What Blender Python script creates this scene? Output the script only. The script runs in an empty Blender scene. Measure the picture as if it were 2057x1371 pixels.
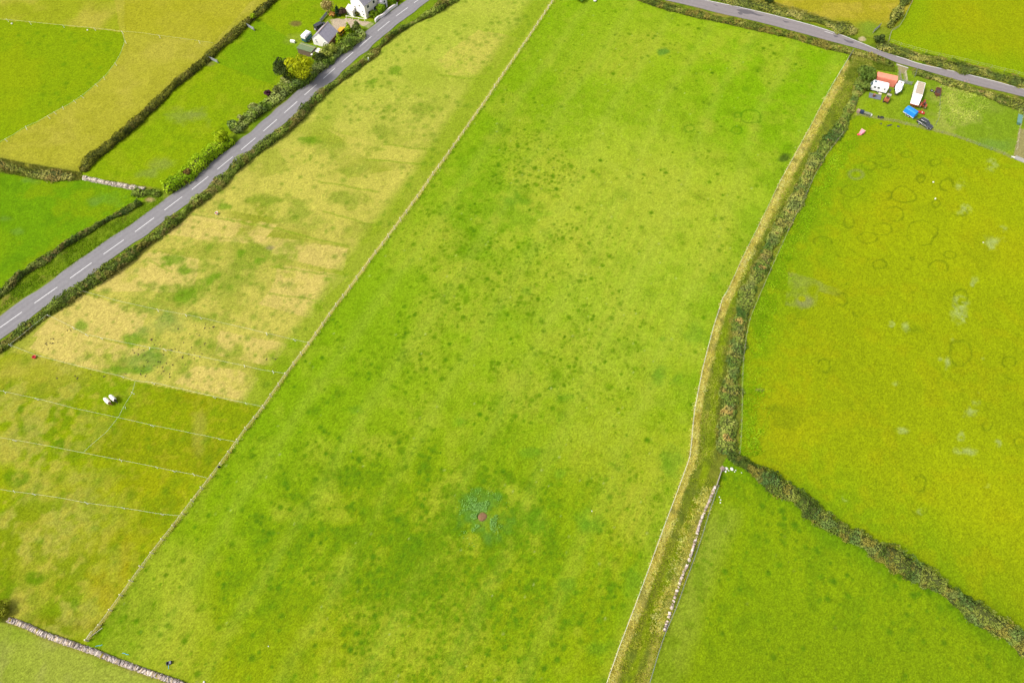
import bpy, math, random
import numpy as np
from mathutils import Vector, Matrix
R = math.radians
random.seed(7)
rng = np.random.default_rng(7)
C = bpy.context.scene.collection
SC = bpy.context.scene

# ------------------------------------------------------------------ camera, sky, sun, exposure
CAM_H, PITCH, FPX, CU, CV = 145.0, R(60), 1371.0, 1028.5, 685.5
cam = bpy.data.cameras.new('camera')
cam.sensor_width = 36.0
cam.lens = 36.0 * FPX / 2057.0
cam.clip_start, cam.clip_end = 1.0, 8000.0
camo = bpy.data.objects.new('camera', cam)
C.objects.link(camo)
camo.location = (0, 0, CAM_H)
camo.rotation_euler = (R(30), 0, 0)
SC.camera = camo

SUN_EL, SUN_AZ = R(52), R(196)       # azimuth measured from +X, counter-clockwise
world = bpy.data.worlds.new("World")
SC.world = world
world.use_nodes = True
wn = world.node_tree
wn.nodes.clear()
sky = wn.nodes.new('ShaderNodeTexSky')
sky.sky_type = 'NISHITA'
sky.sun_disc = False
sky.sun_elevation = SUN_EL
sky.sun_rotation = R(90) - SUN_AZ
sky.air_density = 1.0
sky.dust_density = 4.0
hs = wn.nodes.new('ShaderNodeHueSaturation')
hs.inputs['Saturation'].default_value = 0.35      # thin cloud cover: a whiter sky
bg = wn.nodes.new('ShaderNodeBackground')
bg.inputs['Strength'].default_value = 0.12
wo = wn.nodes.new('ShaderNodeOutputWorld')
wn.links.new(sky.outputs[0], hs.inputs['Color'])
wn.links.new(hs.outputs[0], bg.inputs[0])
wn.links.new(bg.outputs[0], wo.inputs[0])

sl = bpy.data.lights.new('sun', 'SUN')
sl.energy = 1.6
sl.angle = R(12)
sl.color = (1.0, 0.95, 0.87)
so = bpy.data.objects.new('sun', sl)
C.objects.link(so)
d = Vector((math.cos(SUN_EL) * math.cos(SUN_AZ), math.cos(SUN_EL) * math.sin(SUN_AZ), math.sin(SUN_EL)))
so.rotation_euler = d.to_track_quat('Z', 'Y').to_euler()
so.location = (0, 100, 200)

SC.view_settings.view_transform = 'Standard'
SC.view_settings.look = 'None'
SC.view_settings.exposure = 1.10
SC.view_settings.gamma = 1.0
K = 2.3                               # picture value of a sunlit surface / its albedo, used to turn surveyed colours into albedo

# ------------------------------------------------------------------ survey: photo pixel -> point on the ground
def P(u, v, z=0.0):
    x = (u - CU) / FPX
    y = (v - CV) / FPX
    dz = math.sin(PITCH) + y * math.cos(PITCH)
    dy = math.cos(PITCH) - y * math.sin(PITCH)
    t = (CAM_H - z) / dz
    return Vector((x * t, dy * t, z))
def PP(pts, z=0.0):
    return [P(u, v, z) for u, v in pts]
def UV(X, Y):
    # inverse of P for z = 0, numpy
    s, c = math.sin(PITCH), math.cos(PITCH)
    zc = Y * c + CAM_H * s
    yc = CAM_H * c - Y * s            # downwards
    return CU + FPX * X / zc, CV + FPX * yc / zc
def heading(u0, v0, u1, v1):
    a, b = P(u0, v0), P(u1, v1)
    return math.atan2(b.y - a.y, b.x - a.x)

# ------------------------------------------------------------------ colour and noise
def lin(c):
    c = np.asarray(c, dtype=float) / 255.0
    return np.where(c <= 0.04045, c / 12.92, ((c + 0.055) / 1.055) ** 2.4)
def alb(*c):
    return tuple(float(min(0.85, x)) for x in lin(c) / K)
_perm = np.random.default_rng(3).random(65536)
def vnoise(x, y, seed=0):
    xi, yi = np.floor(x).astype(np.int64), np.floor(y).astype(np.int64)
    fx, fy = x - xi, y - yi
    fx, fy = fx * fx * (3 - 2 * fx), fy * fy * (3 - 2 * fy)
    def h(a, b):
        n = (a * 73856093) ^ (b * 19349663) ^ (seed * 83492791 + 12345)
        n = (n ^ (n >> 13)) * 1274126177
        n = n ^ (n >> 16)
        return _perm[n & 65535]
    a = h(xi, yi) * (1 - fx) + h(xi + 1, yi) * fx
    b = h(xi, yi + 1) * (1 - fx) + h(xi + 1, yi + 1) * fx
    return a * (1 - fy) + b * fy
def fbm(x, y, size, octv=3, seed=0):
    s, a, t = 0.0, 1.0, 0.0
    for o in range(octv):
        f = (2.03 ** o) / size
        s = s + a * vnoise(x * f + 17.3 * o, y * f - 9.1 * o, seed + o)
        t += a
        a *= 0.55
    return s / t
def sstep(a, b, x):
    t = np.clip((x - a) / (b - a), 0, 1)
    return t * t * (3 - 2 * t)
def inside(poly, U, V):
    r = np.zeros(U.shape, bool)
    n = len(poly)
    for i in range(n):
        x0, y0 = poly[i]
        x1, y1 = poly[(i + 1) % n]
        if y0 == y1:
            continue
        cnd = (y0 > V) != (y1 > V)
        r ^= cnd & (U < (x1 - x0) * (V - y0) / (y1 - y0) + x0)
    return r
def dist_line(pts, U, V):
    dmin = np.full(U.shape, 1e9)
    for (x0, y0), (x1, y1) in zip(pts[:-1], pts[1:]):
        dx, dy = x1 - x0, y1 - y0
        t = np.clip(((U - x0) * dx + (V - y0) * dy) / (dx * dx + dy * dy + 1e-9), 0, 1)
        dmin = np.minimum(dmin, np.hypot(U - x0 - t * dx, V - y0 - t * dy))
    return dmin

# ------------------------------------------------------------------ materials
MATS = {}
def mat(name, col, rough=0.7, metal=0.0, var=0.0, vscale=2.0, spec=0.3, attr=False, bump=0.0, trans=0.0):
    if name in MATS:
        return MATS[name]
    m = bpy.data.materials.new(name)
    m.use_nodes = True
    nt = m.node_tree
    b = nt.nodes['Principled BSDF']
    b.inputs['Roughness'].default_value = rough
    b.inputs['Metallic'].default_value = metal
    b.inputs['Specular IOR Level'].default_value = spec
    if trans:
        b.inputs['Transmission Weight'].default_value = trans
    src = None
    if attr:
        a = nt.nodes.new('ShaderNodeAttribute')
        a.attribute_name = 'Col'
        src = a.outputs['Color']
    if var > 0:
        tc = nt.nodes.new('ShaderNodeTexCoord')
        n = nt.nodes.new('ShaderNodeTexNoise')
        n.inputs['Scale'].default_value = vscale
        n.inputs['Detail'].default_value = 5
        n.inputs['Roughness'].default_value = 0.7
        nt.links.new(tc.outputs['Object'], n.inputs['Vector'])
        mr = nt.nodes.new('ShaderNodeMapRange')
        mr.inputs['From Min'].default_value = 0.3
        mr.inputs['From Max'].default_value = 0.7
        mr.inputs['To Min'].default_value = 1 - var
        mr.inputs['To Max'].default_value = 1 + var
        nt.links.new(n.outputs['Fac'], mr.inputs['Value'])
        mx = nt.nodes.new('ShaderNodeMix')
        mx.data_type = 'RGBA'
        mx.blend_type = 'MULTIPLY'
        mx.inputs['Factor'].default_value = 1.0
        if src:
            nt.links.new(src, mx.inputs['A'])
        else:
            mx.inputs['A'].default_value = (*col, 1)
        nt.links.new(mr.outputs[0], mx.inputs['B'])
        src = mx.outputs['Result']
        if bump:
            bp = nt.nodes.new('ShaderNodeBump')
            bp.inputs['Strength'].default_value = bump
            bp.inputs['Distance'].default_value = 0.1
            nt.links.new(n.outputs['Fac'], bp.inputs['Height'])
            nt.links.new(bp.outputs[0], b.inputs['Normal'])
    if src:
        nt.links.new(src, b.inputs['Base Color'])
    else:
        b.inputs['Base Color'].default_value = (*col, 1)
    MATS[name] = m
    return m

def translucent(m, w):
    nt = m.node_tree
    b = nt.nodes['Principled BSDF']
    t = nt.nodes.new('ShaderNodeBsdfTranslucent')
    mx = nt.nodes.new('ShaderNodeMixShader')
    mx.inputs[0].default_value = w
    src = b.inputs['Base Color'].links[0].from_socket
    nt.links.new(src, t.inputs['Color'])
    nt.links.new(b.outputs[0], mx.inputs[1])
    nt.links.new(t.outputs[0], mx.inputs[2])
    nt.links.new(mx.outputs[0], nt.nodes['Material Output'].inputs['Surface'])
    return m

def turf_material():
    m = bpy.data.materials.new('turf')
    m.use_nodes = True
    nt = m.node_tree
    L = nt.links
    b = nt.nodes['Principled BSDF']
    b.inputs['Roughness'].default_value = 0.95
    b.inputs['Specular IOR Level'].default_value = 0.0
    a = nt.nodes.new('ShaderNodeAttribute')
    a.attribute_name = 'Col'
    tc = nt.nodes.new('ShaderNodeTexCoord')
    cur = a.outputs['Color']
    hts = []
    for sc, lo, hi, det, r0, r1 in ((3.3, 0.80, 1.20, 4, 0.32, 0.68), (1.3, 0.92, 1.08, 3, 0.32, 0.68), (11.0, 0.8, 1.2, 1, 0.3, 0.7)):
        n = nt.nodes.new('ShaderNodeTexNoise')
        n.inputs['Scale'].default_value = sc
        n.inputs['Detail'].default_value = det
        L.new(tc.outputs['Object'], n.inputs['Vector'])
        mr = nt.nodes.new('ShaderNodeMapRange')
        mr.inputs['From Min'].default_value = r0
        mr.inputs['From Max'].default_value = r1
        mr.inputs['To Min'].default_value = lo
        mr.inputs['To Max'].default_value = hi
        L.new(n.outputs['Fac'], mr.inputs['Value'])
        mx = nt.nodes.new('ShaderNodeMix')
        mx.data_type = 'RGBA'
        mx.blend_type = 'MULTIPLY'
        mx.inputs['Factor'].default_value = 1.0
        L.new(cur, mx.inputs['A'])
        L.new(mr.outputs[0], mx.inputs['B'])
        cur = mx.outputs['Result']
        hts.append(n.outputs['Fac'])
    bp = nt.nodes.new('ShaderNodeBump')
    bp.inputs['Strength'].default_value = 0.35
    bp.inputs['Distance'].default_value = 0.2
    L.new(hts[0], bp.inputs['Height'])
    L.new(bp.outputs[0], b.inputs['Normal'])
    L.new(cur, b.inputs['Base Color'])
    return m
TURF = turf_material()

# ------------------------------------------------------------------ object helpers
def tag(o, label=None, cat=None, group=None, kind=None):
    if label: o['label'] = label
    if cat: o['category'] = cat
    if group: o['group'] = group
    if kind: o['kind'] = kind
    return o
def thing(name, label, cat, loc=(0, 0, 0), rotz=0.0, group=None):
    o = bpy.data.objects.new(name, None)
    C.objects.link(o)
    o.location = loc
    o.rotation_euler = (0, 0, rotz)
    o.empty_display_size = 0.5
    return tag(o, label, cat, group)
def mesh_np(name, verts, loops, nper, m, parent=None, col=None, loc=(0, 0, 0), smooth=False):
    """verts (n,3), loops flat int array of faces all of size nper"""
    me = bpy.data.meshes.new(name)
    nv, nf = len(verts), len(loops) // nper
    me.vertices.add(nv)
    me.vertices.foreach_set('co', np.ascontiguousarray(verts, dtype=np.float32).ravel())
    me.loops.add(nf * nper)
    me.loops.foreach_set('vertex_index', np.ascontiguousarray(loops, dtype=np.int32).ravel())
    me.polygons.add(nf)
    me.polygons.foreach_set('loop_start', np.arange(0, nf * nper, nper, dtype=np.int32))
    if smooth:
        me.polygons.foreach_set('use_smooth', np.ones(nf, dtype=bool))
    me.update(calc_edges=True)
    if col is not None:
        at = me.attributes.new('Col', 'FLOAT_COLOR', 'POINT')
        c4 = np.ones((nv, 4), dtype=np.float32)
        c4[:, :3] = col
        at.data.foreach_set('color', c4.ravel())
    me.materials.append(m)
    o = bpy.data.objects.new(name, me)
    C.objects.link(o)
    o.location = loc
    if parent: o.parent = parent
    return o

class MB:
    def __init__(s):
        s.v, s.f = [], []
    def add(s, vs, fs):
        n = len(s.v)
        s.v += [tuple(p) for p in vs]
        s.f += [tuple(i + n for i in f) for f in fs]
        return s
    def box(s, c, d, rz=0.0, top=1.0, ry=0.0):
        x, y, z = d[0] / 2, d[1] / 2, d[2] / 2
        vs = []
        M = Matrix.Rotation(rz, 3, 'Z') @ Matrix.Rotation(ry, 3, 'Y')
        for k, sc in ((-z, 1.0), (z, top)):
            for a, b in ((-x, -y), (x, -y), (x, y), (-x, y)):
                vs.append(M @ Vector((a * sc, b * sc, k)) + Vector(c))
        return s.add(vs, [(3, 2, 1, 0), (4, 5, 6, 7), (0, 1, 5, 4), (1, 2, 6, 5), (2, 3, 7, 6), (3, 0, 4, 7)])
    def cyl(s, p, q, r0, r1=None, n=10):
        r1 = r0 if r1 is None else r1
        p, q = Vector(p), Vector(q)
        ax = (q - p).normalized()
        t = ax.orthogonal().normalized()
        b = ax.cross(t)
        vs = []
        for c, r in ((p, r0), (q, r1)):
            for i in range(n):
                a = 2 * math.pi * i / n
                vs.append(c + (t * math.cos(a) + b * math.sin(a)) * r)
        fs = [(i, (i + 1) % n, n + (i + 1) % n, n + i) for i in range(n)]
        fs += [tuple(range(n - 1, -1, -1)), tuple(range(n, 2 * n))]
        return s.add(vs, fs)
    def prism(s, prof, y0, y1):
        """profile of (x, z) extruded along y"""
        n = len(prof)
        vs = [(x, y0, z) for x, z in prof] + [(x, y1, z) for x, z in prof]
        fs = [(i, (i + 1) % n, n + (i + 1) % n, n + i) for i in range(n)]
        fs += [tuple(range(n - 1, -1, -1)), tuple(range(n, 2 * n))]
        return s.add(vs, fs)
    def loft(s, rings):
        n = len(rings[0])
        vs = [p for r in rings for p in r]
        fs = []
        for k in range(len(rings) - 1):
            for i in range(n):
                fs.append((k * n + i, k * n + (i + 1) % n, (k + 1) * n + (i + 1) % n, (k + 1) * n + i))
        fs += [tuple(range(n - 1, -1, -1)), tuple((len(rings) - 1) * n + i for i in range(n))]
        return s.add(vs, fs)
    def build(s, name, m, parent=None, loc=(0, 0, 0), rz=0.0, smooth=False, bevel=0.0):
        me = bpy.data.meshes.new(name)
        me.from_pydata(s.v, [], s.f)
        me.update()
        import bmesh
        bm = bmesh.new()
        bm.from_mesh(me)
        bmesh.ops.recalc_face_normals(bm, faces=bm.faces)
        bm.to_mesh(me)
        bm.free()
        if smooth:
            me.polygons.foreach_set('use_smooth', np.ones(len(me.polygons), dtype=bool))
        me.materials.append(m)
        o = bpy.data.objects.new(name, me)
        C.objects.link(o)
        o.location = loc
        o.rotation_euler = (0, 0, rz)
        if parent: o.parent = parent
        if bevel:
            b = o.modifiers.new('bevel', 'BEVEL')
            b.width = bevel
            b.segments = 2
        return o
def copy_tree(o, parent=None):
    c = o.copy()
    C.objects.link(c)
    c.parent = parent
    for ch in list(o.children):
        copy_tree(ch, c)
    return c
def resample(pts, step):
    out = [pts[0].copy()]
    acc = 0.0
    for a, b in zip(pts[:-1], pts[1:]):
        L = (b - a).length
        t = step - acc
        while t <= L:
            out.append(a.lerp(b, t / L))
            t += step
        acc = (acc + L) % step if L > 0 else acc
    if (out[-1] - pts[-1]).length > step * 0.3:
        out.append(pts[-1].copy())
    return out
def smooth_path(pts, n=6):
    """Catmull-Rom through 2D pixel points"""
    out = []
    p = [pts[0]] + list(pts) + [pts[-1]]
    for i in range(1, len(p) - 2):
        for k in range(n):
            t = k / n
            q = []
            for a in (0, 1):
                p0, p1, p2, p3 = p[i - 1][a], p[i][a], p[i + 1][a], p[i + 2][a]
                q.append(0.5 * (2 * p1 + (p2 - p0) * t + (2 * p0 - 5 * p1 + 4 * p2 - p3) * t * t + (3 * p1 - p0 - 3 * p2 + p3) * t ** 3))
            out.append(tuple(q))
    out.append(tuple(pts[-1]))
    return out

# ------------------------------------------------------------------ surveyed lines (photo pixels)
ROAD = [(-90, 722), (0, 658), (68.6, 609), (141, 558.8), (208, 510.7), (271.4, 465.7), (330.6, 422), (385.5, 380.8), (436.8, 340.2), (484.6, 301.4), (529, 264), (571.3, 227), (611.5, 191.4), (649.5, 158.4), (686.5, 125.5), (722.4, 94.3), (758.9, 62.4), (795.4, 33), (831.9, 6.4), (905, -45), (985, -98)]
R2_TOP = [(1250, -42), (1340, -19), (1418, 0), (1480, 13), (1528, 24), (1580, 37), (1638.6, 53), (1690, 70), (1719.6, 81.7), (1738, 89), (1771, 103), (1815, 117), (1852, 129), (1925.7, 145), (1999, 163), (2057, 179), (2200, 214)]
R2_BOT = [(1160, -42), (1250, -19), (1333, 0), (1390, 13), (1447, 27.6), (1521, 44), (1613, 68), (1686, 88), (1727, 99), (1767, 112), (1804, 127), (1830, 134), (1889, 151), (1962.5, 172), (2057, 195), (2200, 233)]
FENCE = [(178, 1285), (211.3, 1245), (303.5, 1117), (387, 1009), (442, 937), (495, 863), (533, 815), (577, 751), (625, 689), (670, 624), (716, 564), (743, 526), (769, 492.4), (794, 459.8), (815.5, 430.6), (859, 369.6), (869, 354.6), (890, 325.7), (920.4, 283.7), (949, 242.6), (980, 199), (996.6, 173), (1025.5, 130.5), (1055, 87.8), (1083, 46), (1114, 0), (1156, -62)]
TW = [(1712, 105), (1668, 177), (1627.6, 254), (1589, 325), (1564, 370), (1541, 418), (1522, 457), (1496, 508), (1480, 543), (1461, 585), (1451, 600), (1432, 658), (1422, 696), (1413, 731), (1404, 772), (1394, 825), (1390, 862), (1385, 918), (1361, 984), (1332.5, 1059), (1304, 1138), (1272, 1224), (1243, 1299), (1218, 1371), (1185, 1460)]
TE = [(1692, 270), (1657, 315.5), (1634, 357), (1612, 405), (1586, 457), (1570, 492), (1544, 550), (1522, 601), (1506, 638), (1497.5, 676), (1492, 717), (1489, 775), (1489, 833), (1487, 883), (1484, 915)]
WALLF = [(1442, 977), (1425.6, 1023), (1408, 1080.6), (1393, 1123.5), (1375.5, 1170), (1357.6, 1220), (1336, 1270), (1322, 1310), (1304, 1371), (1280, 1450)]
WALL = [(1437, 977), (1418.5, 1020), (1404, 1055.5), (1400, 1073), (1390, 1109), (1384, 1127), (1372, 1152), (1361, 1184), (1350, 1217), (1341.5, 1245), (1334, 1268.6)]
SCRUB = [(1745, 132), (1737, 150), (1728, 172), (1713, 205), (1700, 232), (1686, 260), (1655, 296), (1628, 340), (1599, 405), (1570, 453), (1548, 489), (1528, 540), (1506, 579), (1490, 627), (1483, 687), (1474, 731), (1468, 775), (1464, 820), (1460, 877), (1462, 912)]
HEDGE_SE = [(1464, 912), (1506, 935), (1544, 962), (1579, 985), (1600, 996), (1634, 1027), (1686, 1061), (1737, 1087), (1789, 1121), (1840, 1147), (1892, 1178), (1943, 1216), (1995, 1250), (2057, 1292), (2150, 1352)]
HEDGE_FIELD = [(163, 342), (184, 318), (212, 295), (255, 261), (301, 218), (339, 180), (383, 144), (421, 111), (459, 77), (490, 49), (520, 23), (552, -4), (590, -38)]
HEDGE_NWROAD = [(-60, 626), (0, 590), (35, 558), (73, 531), (117, 501), (163, 472), (204, 446), (242, 426), (283, 406)]
HEDGE_SEROAD = [(-70, 738), (12, 688), (52, 656), (96, 624), (160, 580), (219, 542), (277, 501), (335, 455), (394, 408), (438, 370), (458, 349), (496, 315), (546, 280), (590, 245), (622, 211), (657, 179), (697, 149), (738, 117), (776, 80), (814, 53), (855, 31), (902, 3), (960, -38)]
HEDGE_C = [(-60, 326), (0, 332), (58, 345), (117, 352), (150, 355)]
R2_HEDGE = [(1220, -22), (1270, -8), (1322, 8), (1392, 28), (1465, 43), (1557, 63), (1631, 83), (1686, 98), (1716, 106), (1760, 117), (1795, 132)]
R2_HEDGE_E = [(1834, 143), (1889, 160), (1962, 182), (2010, 199), (2057, 214), (2160, 242)]
BL_WALL = [(16, 1243.5), (54, 1257), (81, 1270.6), (113.6, 1282.7), (140.7, 1292), (173, 1303), (189, 1308), (216.5, 1320.6), (257, 1335.5), (297.6, 1350), (352, 1369), (440, 1402)]
TAPES = [
 [(163, 584.5), (242, 606), (316.6, 622.4), (373.5, 632.6), (403, 638.5), (520, 666), (580, 680), (622, 690)],
 [(96, 632.6), (146, 657.5), (173.6, 672), (204, 679), (249.5, 688), (298, 698), (332, 702.5), (455.6, 727.5), (490, 734.6), (525, 743), (577, 751)],
 [(96, 632.6), (19.7, 693), (71, 713), (131, 729), (184, 742), (245.5, 756), (273, 766), (308.5, 768.7), (430.7, 797), (495, 810), (532, 818)],
 [(-40, 775), (8, 786.6), (73.5, 800.5), (157.6, 822), (239, 839), (306, 854), (441, 881), (478, 888.5)],
 [(-50, 868), (0, 879), (29.4, 883.7), (100, 896), (168, 909.5), (241.6, 923.6), (314, 938), (348.5, 945.4), (388.7, 953), (417.5, 960)],
 [(-40, 975), (26, 987), (68, 992), (126, 1000.6), (173, 1010), (247.6, 1020), (324.7, 1032.5), (364, 1036)],
 [(273, 766), (267, 789), (249.5, 817), (239, 838.5), (215, 868), (184, 894), (168, 910)]]
NWF = [[(-60, 33), (0, 39.6), (60, 45), (127.6, 52), (190, 58), (245, 64), (281, 67), (350, 77), (428, 88)],
       [(246, 64), (251.5, 84), (245, 105), (232, 128), (217, 148), (194, 170), (166, 193), (143, 208), (110, 226), (76.6, 246), (51, 256.6), (25.5, 273), (0, 287), (-50, 312)]]
NEF = [[(1784, 83.5), (1820, 96), (1860, 107.5), (1937, 124), (1991.6, 137), (2057, 154), (2160, 180)],
       [(1845, -40), (1833, 0), (1815, 40), (1804, 57), (1789.5, 64), (1784, 83)]]
YARD_F = [(1722, 232), (1760, 239), (1800, 246), (1850, 258), (1900, 270), (1950, 287), (2000, 304), (2030, 318)]

# ------------------------------------------------------------------ the ground: one continuous sheet, its fields are pieces of it
STEP = 0.30
gx = np.arange(-196, 196, STEP)
gy = np.arange(-4, 250, STEP)
NX, NY = len(gx), len(gy)
X, Y = np.meshgrid(gx, gy)
U, V = UV(X, Y)
# jittered survey coordinates so that edges are ragged
WOB = 5.0
Uj = U + (fbm(X, Y, 3.0, 3, 41) - 0.5) * WOB
Vj = V + (fbm(X, Y, 3.0, 3, 47) - 0.5) * WOB
Ur = U + (fbm(X, Y, 9.0, 4, 51) - 0.5) * 60
Vr = V + (fbm(X, Y, 9.0, 4, 57) - 0.5) * 45

FIELD_NAMES = ['verge', 'main', 'paddock', 'corner', 'track', 'east', 'southeast', 'yard', 'northeast', 'hay', 'strip', 'northwest', 'southwest']
fid = np.zeros(U.shape, np.int8)
POLYS = {
 'northwest': [(-300, -200), (620, -200), (590, -38)] + HEDGE_FIELD[::-1][1:] + [(150, 355)] + HEDGE_C[::-1] + [(-300, 320)],
 'southwest': [(-300, 330)] + HEDGE_C[1:] + [(166, 357), (289, 377), (300, 392)] + HEDGE_NWROAD[::-1] + [(-300, 760)],
 'strip': [(163, 342)] + HEDGE_FIELD[1:] + [(700, -200), (1000, -200), (870, -30), (800, 15), (750, 40), (690, 80), (600, 165), (480, 255), (330, 380), (289, 372), (166, 357)],
 'paddock': HEDGE_SEROAD + [(1020, -90)] + FENCE[::-1] + [(173, 1303)] + BL_WALL[:5][::-1] + [(-300, 1190), (-300, 900)],
 'main': FENCE + [(1220, -30)] + R2_HEDGE[1:9] + TW + [(1150, 1600), (500, 1600)] + BL_WALL[5:][::-1],
 'corner': BL_WALL + [(500, 1600), (-300, 1600), (-300, 1180)],
 'track': TW + [(1170, 1600), (1250, 1600)] + WALLF[::-1] + [(1437, 977), (1448, 940), (1480, 925)] + TE[::-1] + SCRUB[:5][::-1] + [(1760, 125), (1716, 106)],
 'east': [(1484, 915)] + TE[::-1][1:] + [(1705, 245)] + YARD_F + [(2060, 325), (2400, 420), (2400, 1500)] + HEDGE_SE[::-1],
 'southeast': [(1448, 940)] + HEDGE_SE + [(2400, 1500), (2400, 1700), (1200, 1700)] + WALLF[::-1],
 'yard': SCRUB[:5] + YARD_F + [(2060, 325), (2400, 420), (2400, 300), (2160, 250)] + R2_HEDGE_E[::-1] + [(1820, 138), (1795, 128), (1760, 120)],
 'northeast': NEF[1] + NEF[0] + [(2500, 150), (2500, -200), (1900, -200)],
 'hay': [(1300, -200), (1850, -200), (1836, 0), (1800, 55), (1770, 80), (1700, 68), (1600, 35), (1500, 10), (1400, -10)],
}
for nm, pl in POLYS.items():
    fid[inside(pl, Uj, Vj)] = FIELD_NAMES.index(nm)
F = {n: fid == i for i, n in enumerate(FIELD_NAMES)}

COL = np.zeros(U.shape + (3,))
def flat(mask, c):
    COL[mask] = lin(c)
def paint(m, c):
    """blend colour c in with weight m (array of the grid's shape)"""
    g = np.nonzero(m > 0.003)
    m = np.clip(m[g], 0, 1)[:, None]
    COL[g] = COL[g] * (1 - m) + lin(c) * m
n_big = fbm(X, Y, 42, 3, 1)
n_mid = fbm(X, Y, 14, 3, 5)
n_sm = fbm(X, Y, 4.5, 3, 9)
n_fine = fbm(X, Y, 1.5, 2, 13)
n_spot = fbm(X, Y, 1.9, 2, 21)
n_spot2 = fbm(X, Y, 3.2, 2, 27)
def blob(u, v, ru, rv, soft=0.5, rag=0.5):
    q = np.hypot((U - u) / ru, (V - v) / rv) + (n_sm - 0.5) * rag * 2 + (n_fine - 0.5) * rag
    return 1 - sstep(1 - soft, 1 + soft * 0.4, q)
def tuft_spots(cell, prob, r0, r1, seed, sharp=1.0):
    """scattered round tussocks: one candidate per cell, kept with probability prob (array)"""
    out = np.zeros(U.shape)
    ci, cj = np.floor(X / cell).astype(np.int64), np.floor(Y / cell).astype(np.int64)
    def h(a, b, k):
        n = (a * 73856093) ^ (b * 19349663) ^ ((seed * 7 + k) * 83492791 + 555)
        n = (n ^ (n >> 13)) * 1274126177
        return _perm[(n ^ (n >> 16)) & 65535]
    for di in (-1, 0, 1):
        for dj in (-1, 0, 1):
            a, b = ci + di, cj + dj
            px, py = (a + h(a, b, 1)) * cell, (b + h(a, b, 2)) * cell
            r = r0 + (r1 - r0) * h(a, b, 3) ** 2
            dd = ((X - px) ** 2 + (Y - py) ** 2) / (r * r) * (0.6 + 0.8 * n_fine)
            k = h(a, b, 4) < prob
            out = np.maximum(out, np.where(k, np.exp(-dd ** sharp) * (0.5 + 0.5 * h(a, b, 5)), 0))
    return out
def region(poly, soft=None):
    return inside(poly, Uj, Vj).astype(float)

# base colours, as they look in the photograph
flat(F['verge'], (134, 156, 36))
flat(F['main'], (172, 198, 46))
flat(F['paddock'], (160, 170, 48))
flat(F['corner'], (168, 182, 66))
flat(F['track'], (138, 146, 48))
flat(F['east'], (170, 188, 12))
flat(F['southeast'], (140, 170, 6))
flat(F['yard'], (156, 182, 40))
flat(F['northeast'], (164, 178, 12))
flat(F['hay'], (184, 176, 44))
flat(F['strip'], (146, 176, 18))
flat(F['northwest'], (150, 172, 22))
flat(F['southwest'], (122, 168, 8))

# --- verge and rough ground
f = F['verge']
paint(f * sstep(0.45, 0.7, n_sm), (92, 118, 30))
paint(f * sstep(0.55, 0.75, n_spot2) * 0.7, (168, 152, 76))
# --- main field
f = F['main'].astype(float)
down = sstep(500, 1250, V)
paint(f * down * 0.9, (152, 170, 10))
paint(f * sstep(380, 20, V) * 0.75, (160, 194, 26))
paint(f * sstep(0.4, 0.68, n_big) * 0.6, (186, 196, 58))
paint(f * sstep(0.5, 0.3, n_big) * 0.45, (138, 178, 18))
dl = dist_line(FENCE, U, V)
paint(f * sstep(260, 8, dl + (n_big - 0.5) * 160) * 0.7, (136, 178, 16))
paint(f * blob(1230, 560, 190, 330, 0.9, 0.9) * 0.5, (184, 202, 62))
paint(f * sstep(150, 0, V) * 0.5, (142, 188, 14))
dw = dist_line(TW, U, V)
paint(f * sstep(70, 4, dw) * 0.55 * sstep(0.35, 0.6, n_mid + 0.1), (124, 172, 14))
paint(f * blob(980, 480, 95, 190, 0.8, 0.9) * 0.6, (120, 170, 16))
paint(f * blob(830, 1110, 360, 210, 0.9, 0.9) * 0.6, (122, 156, 4))
paint(f * blob(250, 1230, 90, 90, 0.8, 0.6) * 0.75, (104, 150, 6))
paint(f * blob(1560, 180, 170, 120, 0.9, 0.8) * 0.6, (134, 186, 10))
paint(f * sstep(0.5, 0.72, n_mid) * 0.35, (188, 194, 60))
paint(f * sstep(0.55, 0.8, n_sm) * 0.2, (190, 196, 62))
drift = np.clip(blob(985, 480, 110, 190, 0.9, 0.9) * 0.6 + blob(800, 760, 220, 150, 0.9, 0.9) * 0.6 + blob(860, 1130, 380, 240, 0.9, 0.9) * 1.3 + blob(1110, 380, 160, 120, 0.9, 0.9) * 0.5 + blob(1180, 700, 120, 160, 0.9, 0.9) * 0.4, 0, 1)
dens = 0.03 + 0.85 * drift * sstep(0.34, 0.56, n_mid) + 0.10 * sstep(0.48, 0.64, n_mid) + 0.06 * down
paint(f * tuft_spots(1.55, dens, 0.28, 0.75, 301, 1.8) * 0.95, (86, 134, 2))
paint(f * tuft_spots(2.6, dens * 0.5, 0.4, 1.0, 305, 1.5) * 0.6, (100, 146, 2))
paint(f * tuft_spots(1.1, dens * 0.9, 0.25, 0.5, 302, 1.5) * 0.75, (108, 146, 2))
paint(f * tuft_spots(5.5, 0.10 + 0.3 * dens, 0.7, 2.0, 303) * 0.7, (100, 146, 4))
paint(f * sstep(0.60, 0.75, n_spot2 + 0.2 * (0.5 - n_big)) * 0.22, (112, 154, 8))
ax = heading(178, 1285, 1114, 0)
row = Y * math.cos(ax) - X * math.sin(ax) + (n_mid - 0.5) * 1.5
paint(f * (0.5 + 0.5 * np.sin(row * 2 * math.pi / 2.7)) * sstep(0.4, 0.65, fbm(X, Y, 30, 2, 95)) * 0.22, (140, 180, 30))
paint(f * (0.5 + 0.5 * np.sin(row * 2 * math.pi / 14.0 + 2 * n_big)) ** 6 * 0.2, (186, 202, 70))
paint(f * blob(860, 1090, 190, 120, 1.0, 1.4) * 0.5, (102, 146, 0))
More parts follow.
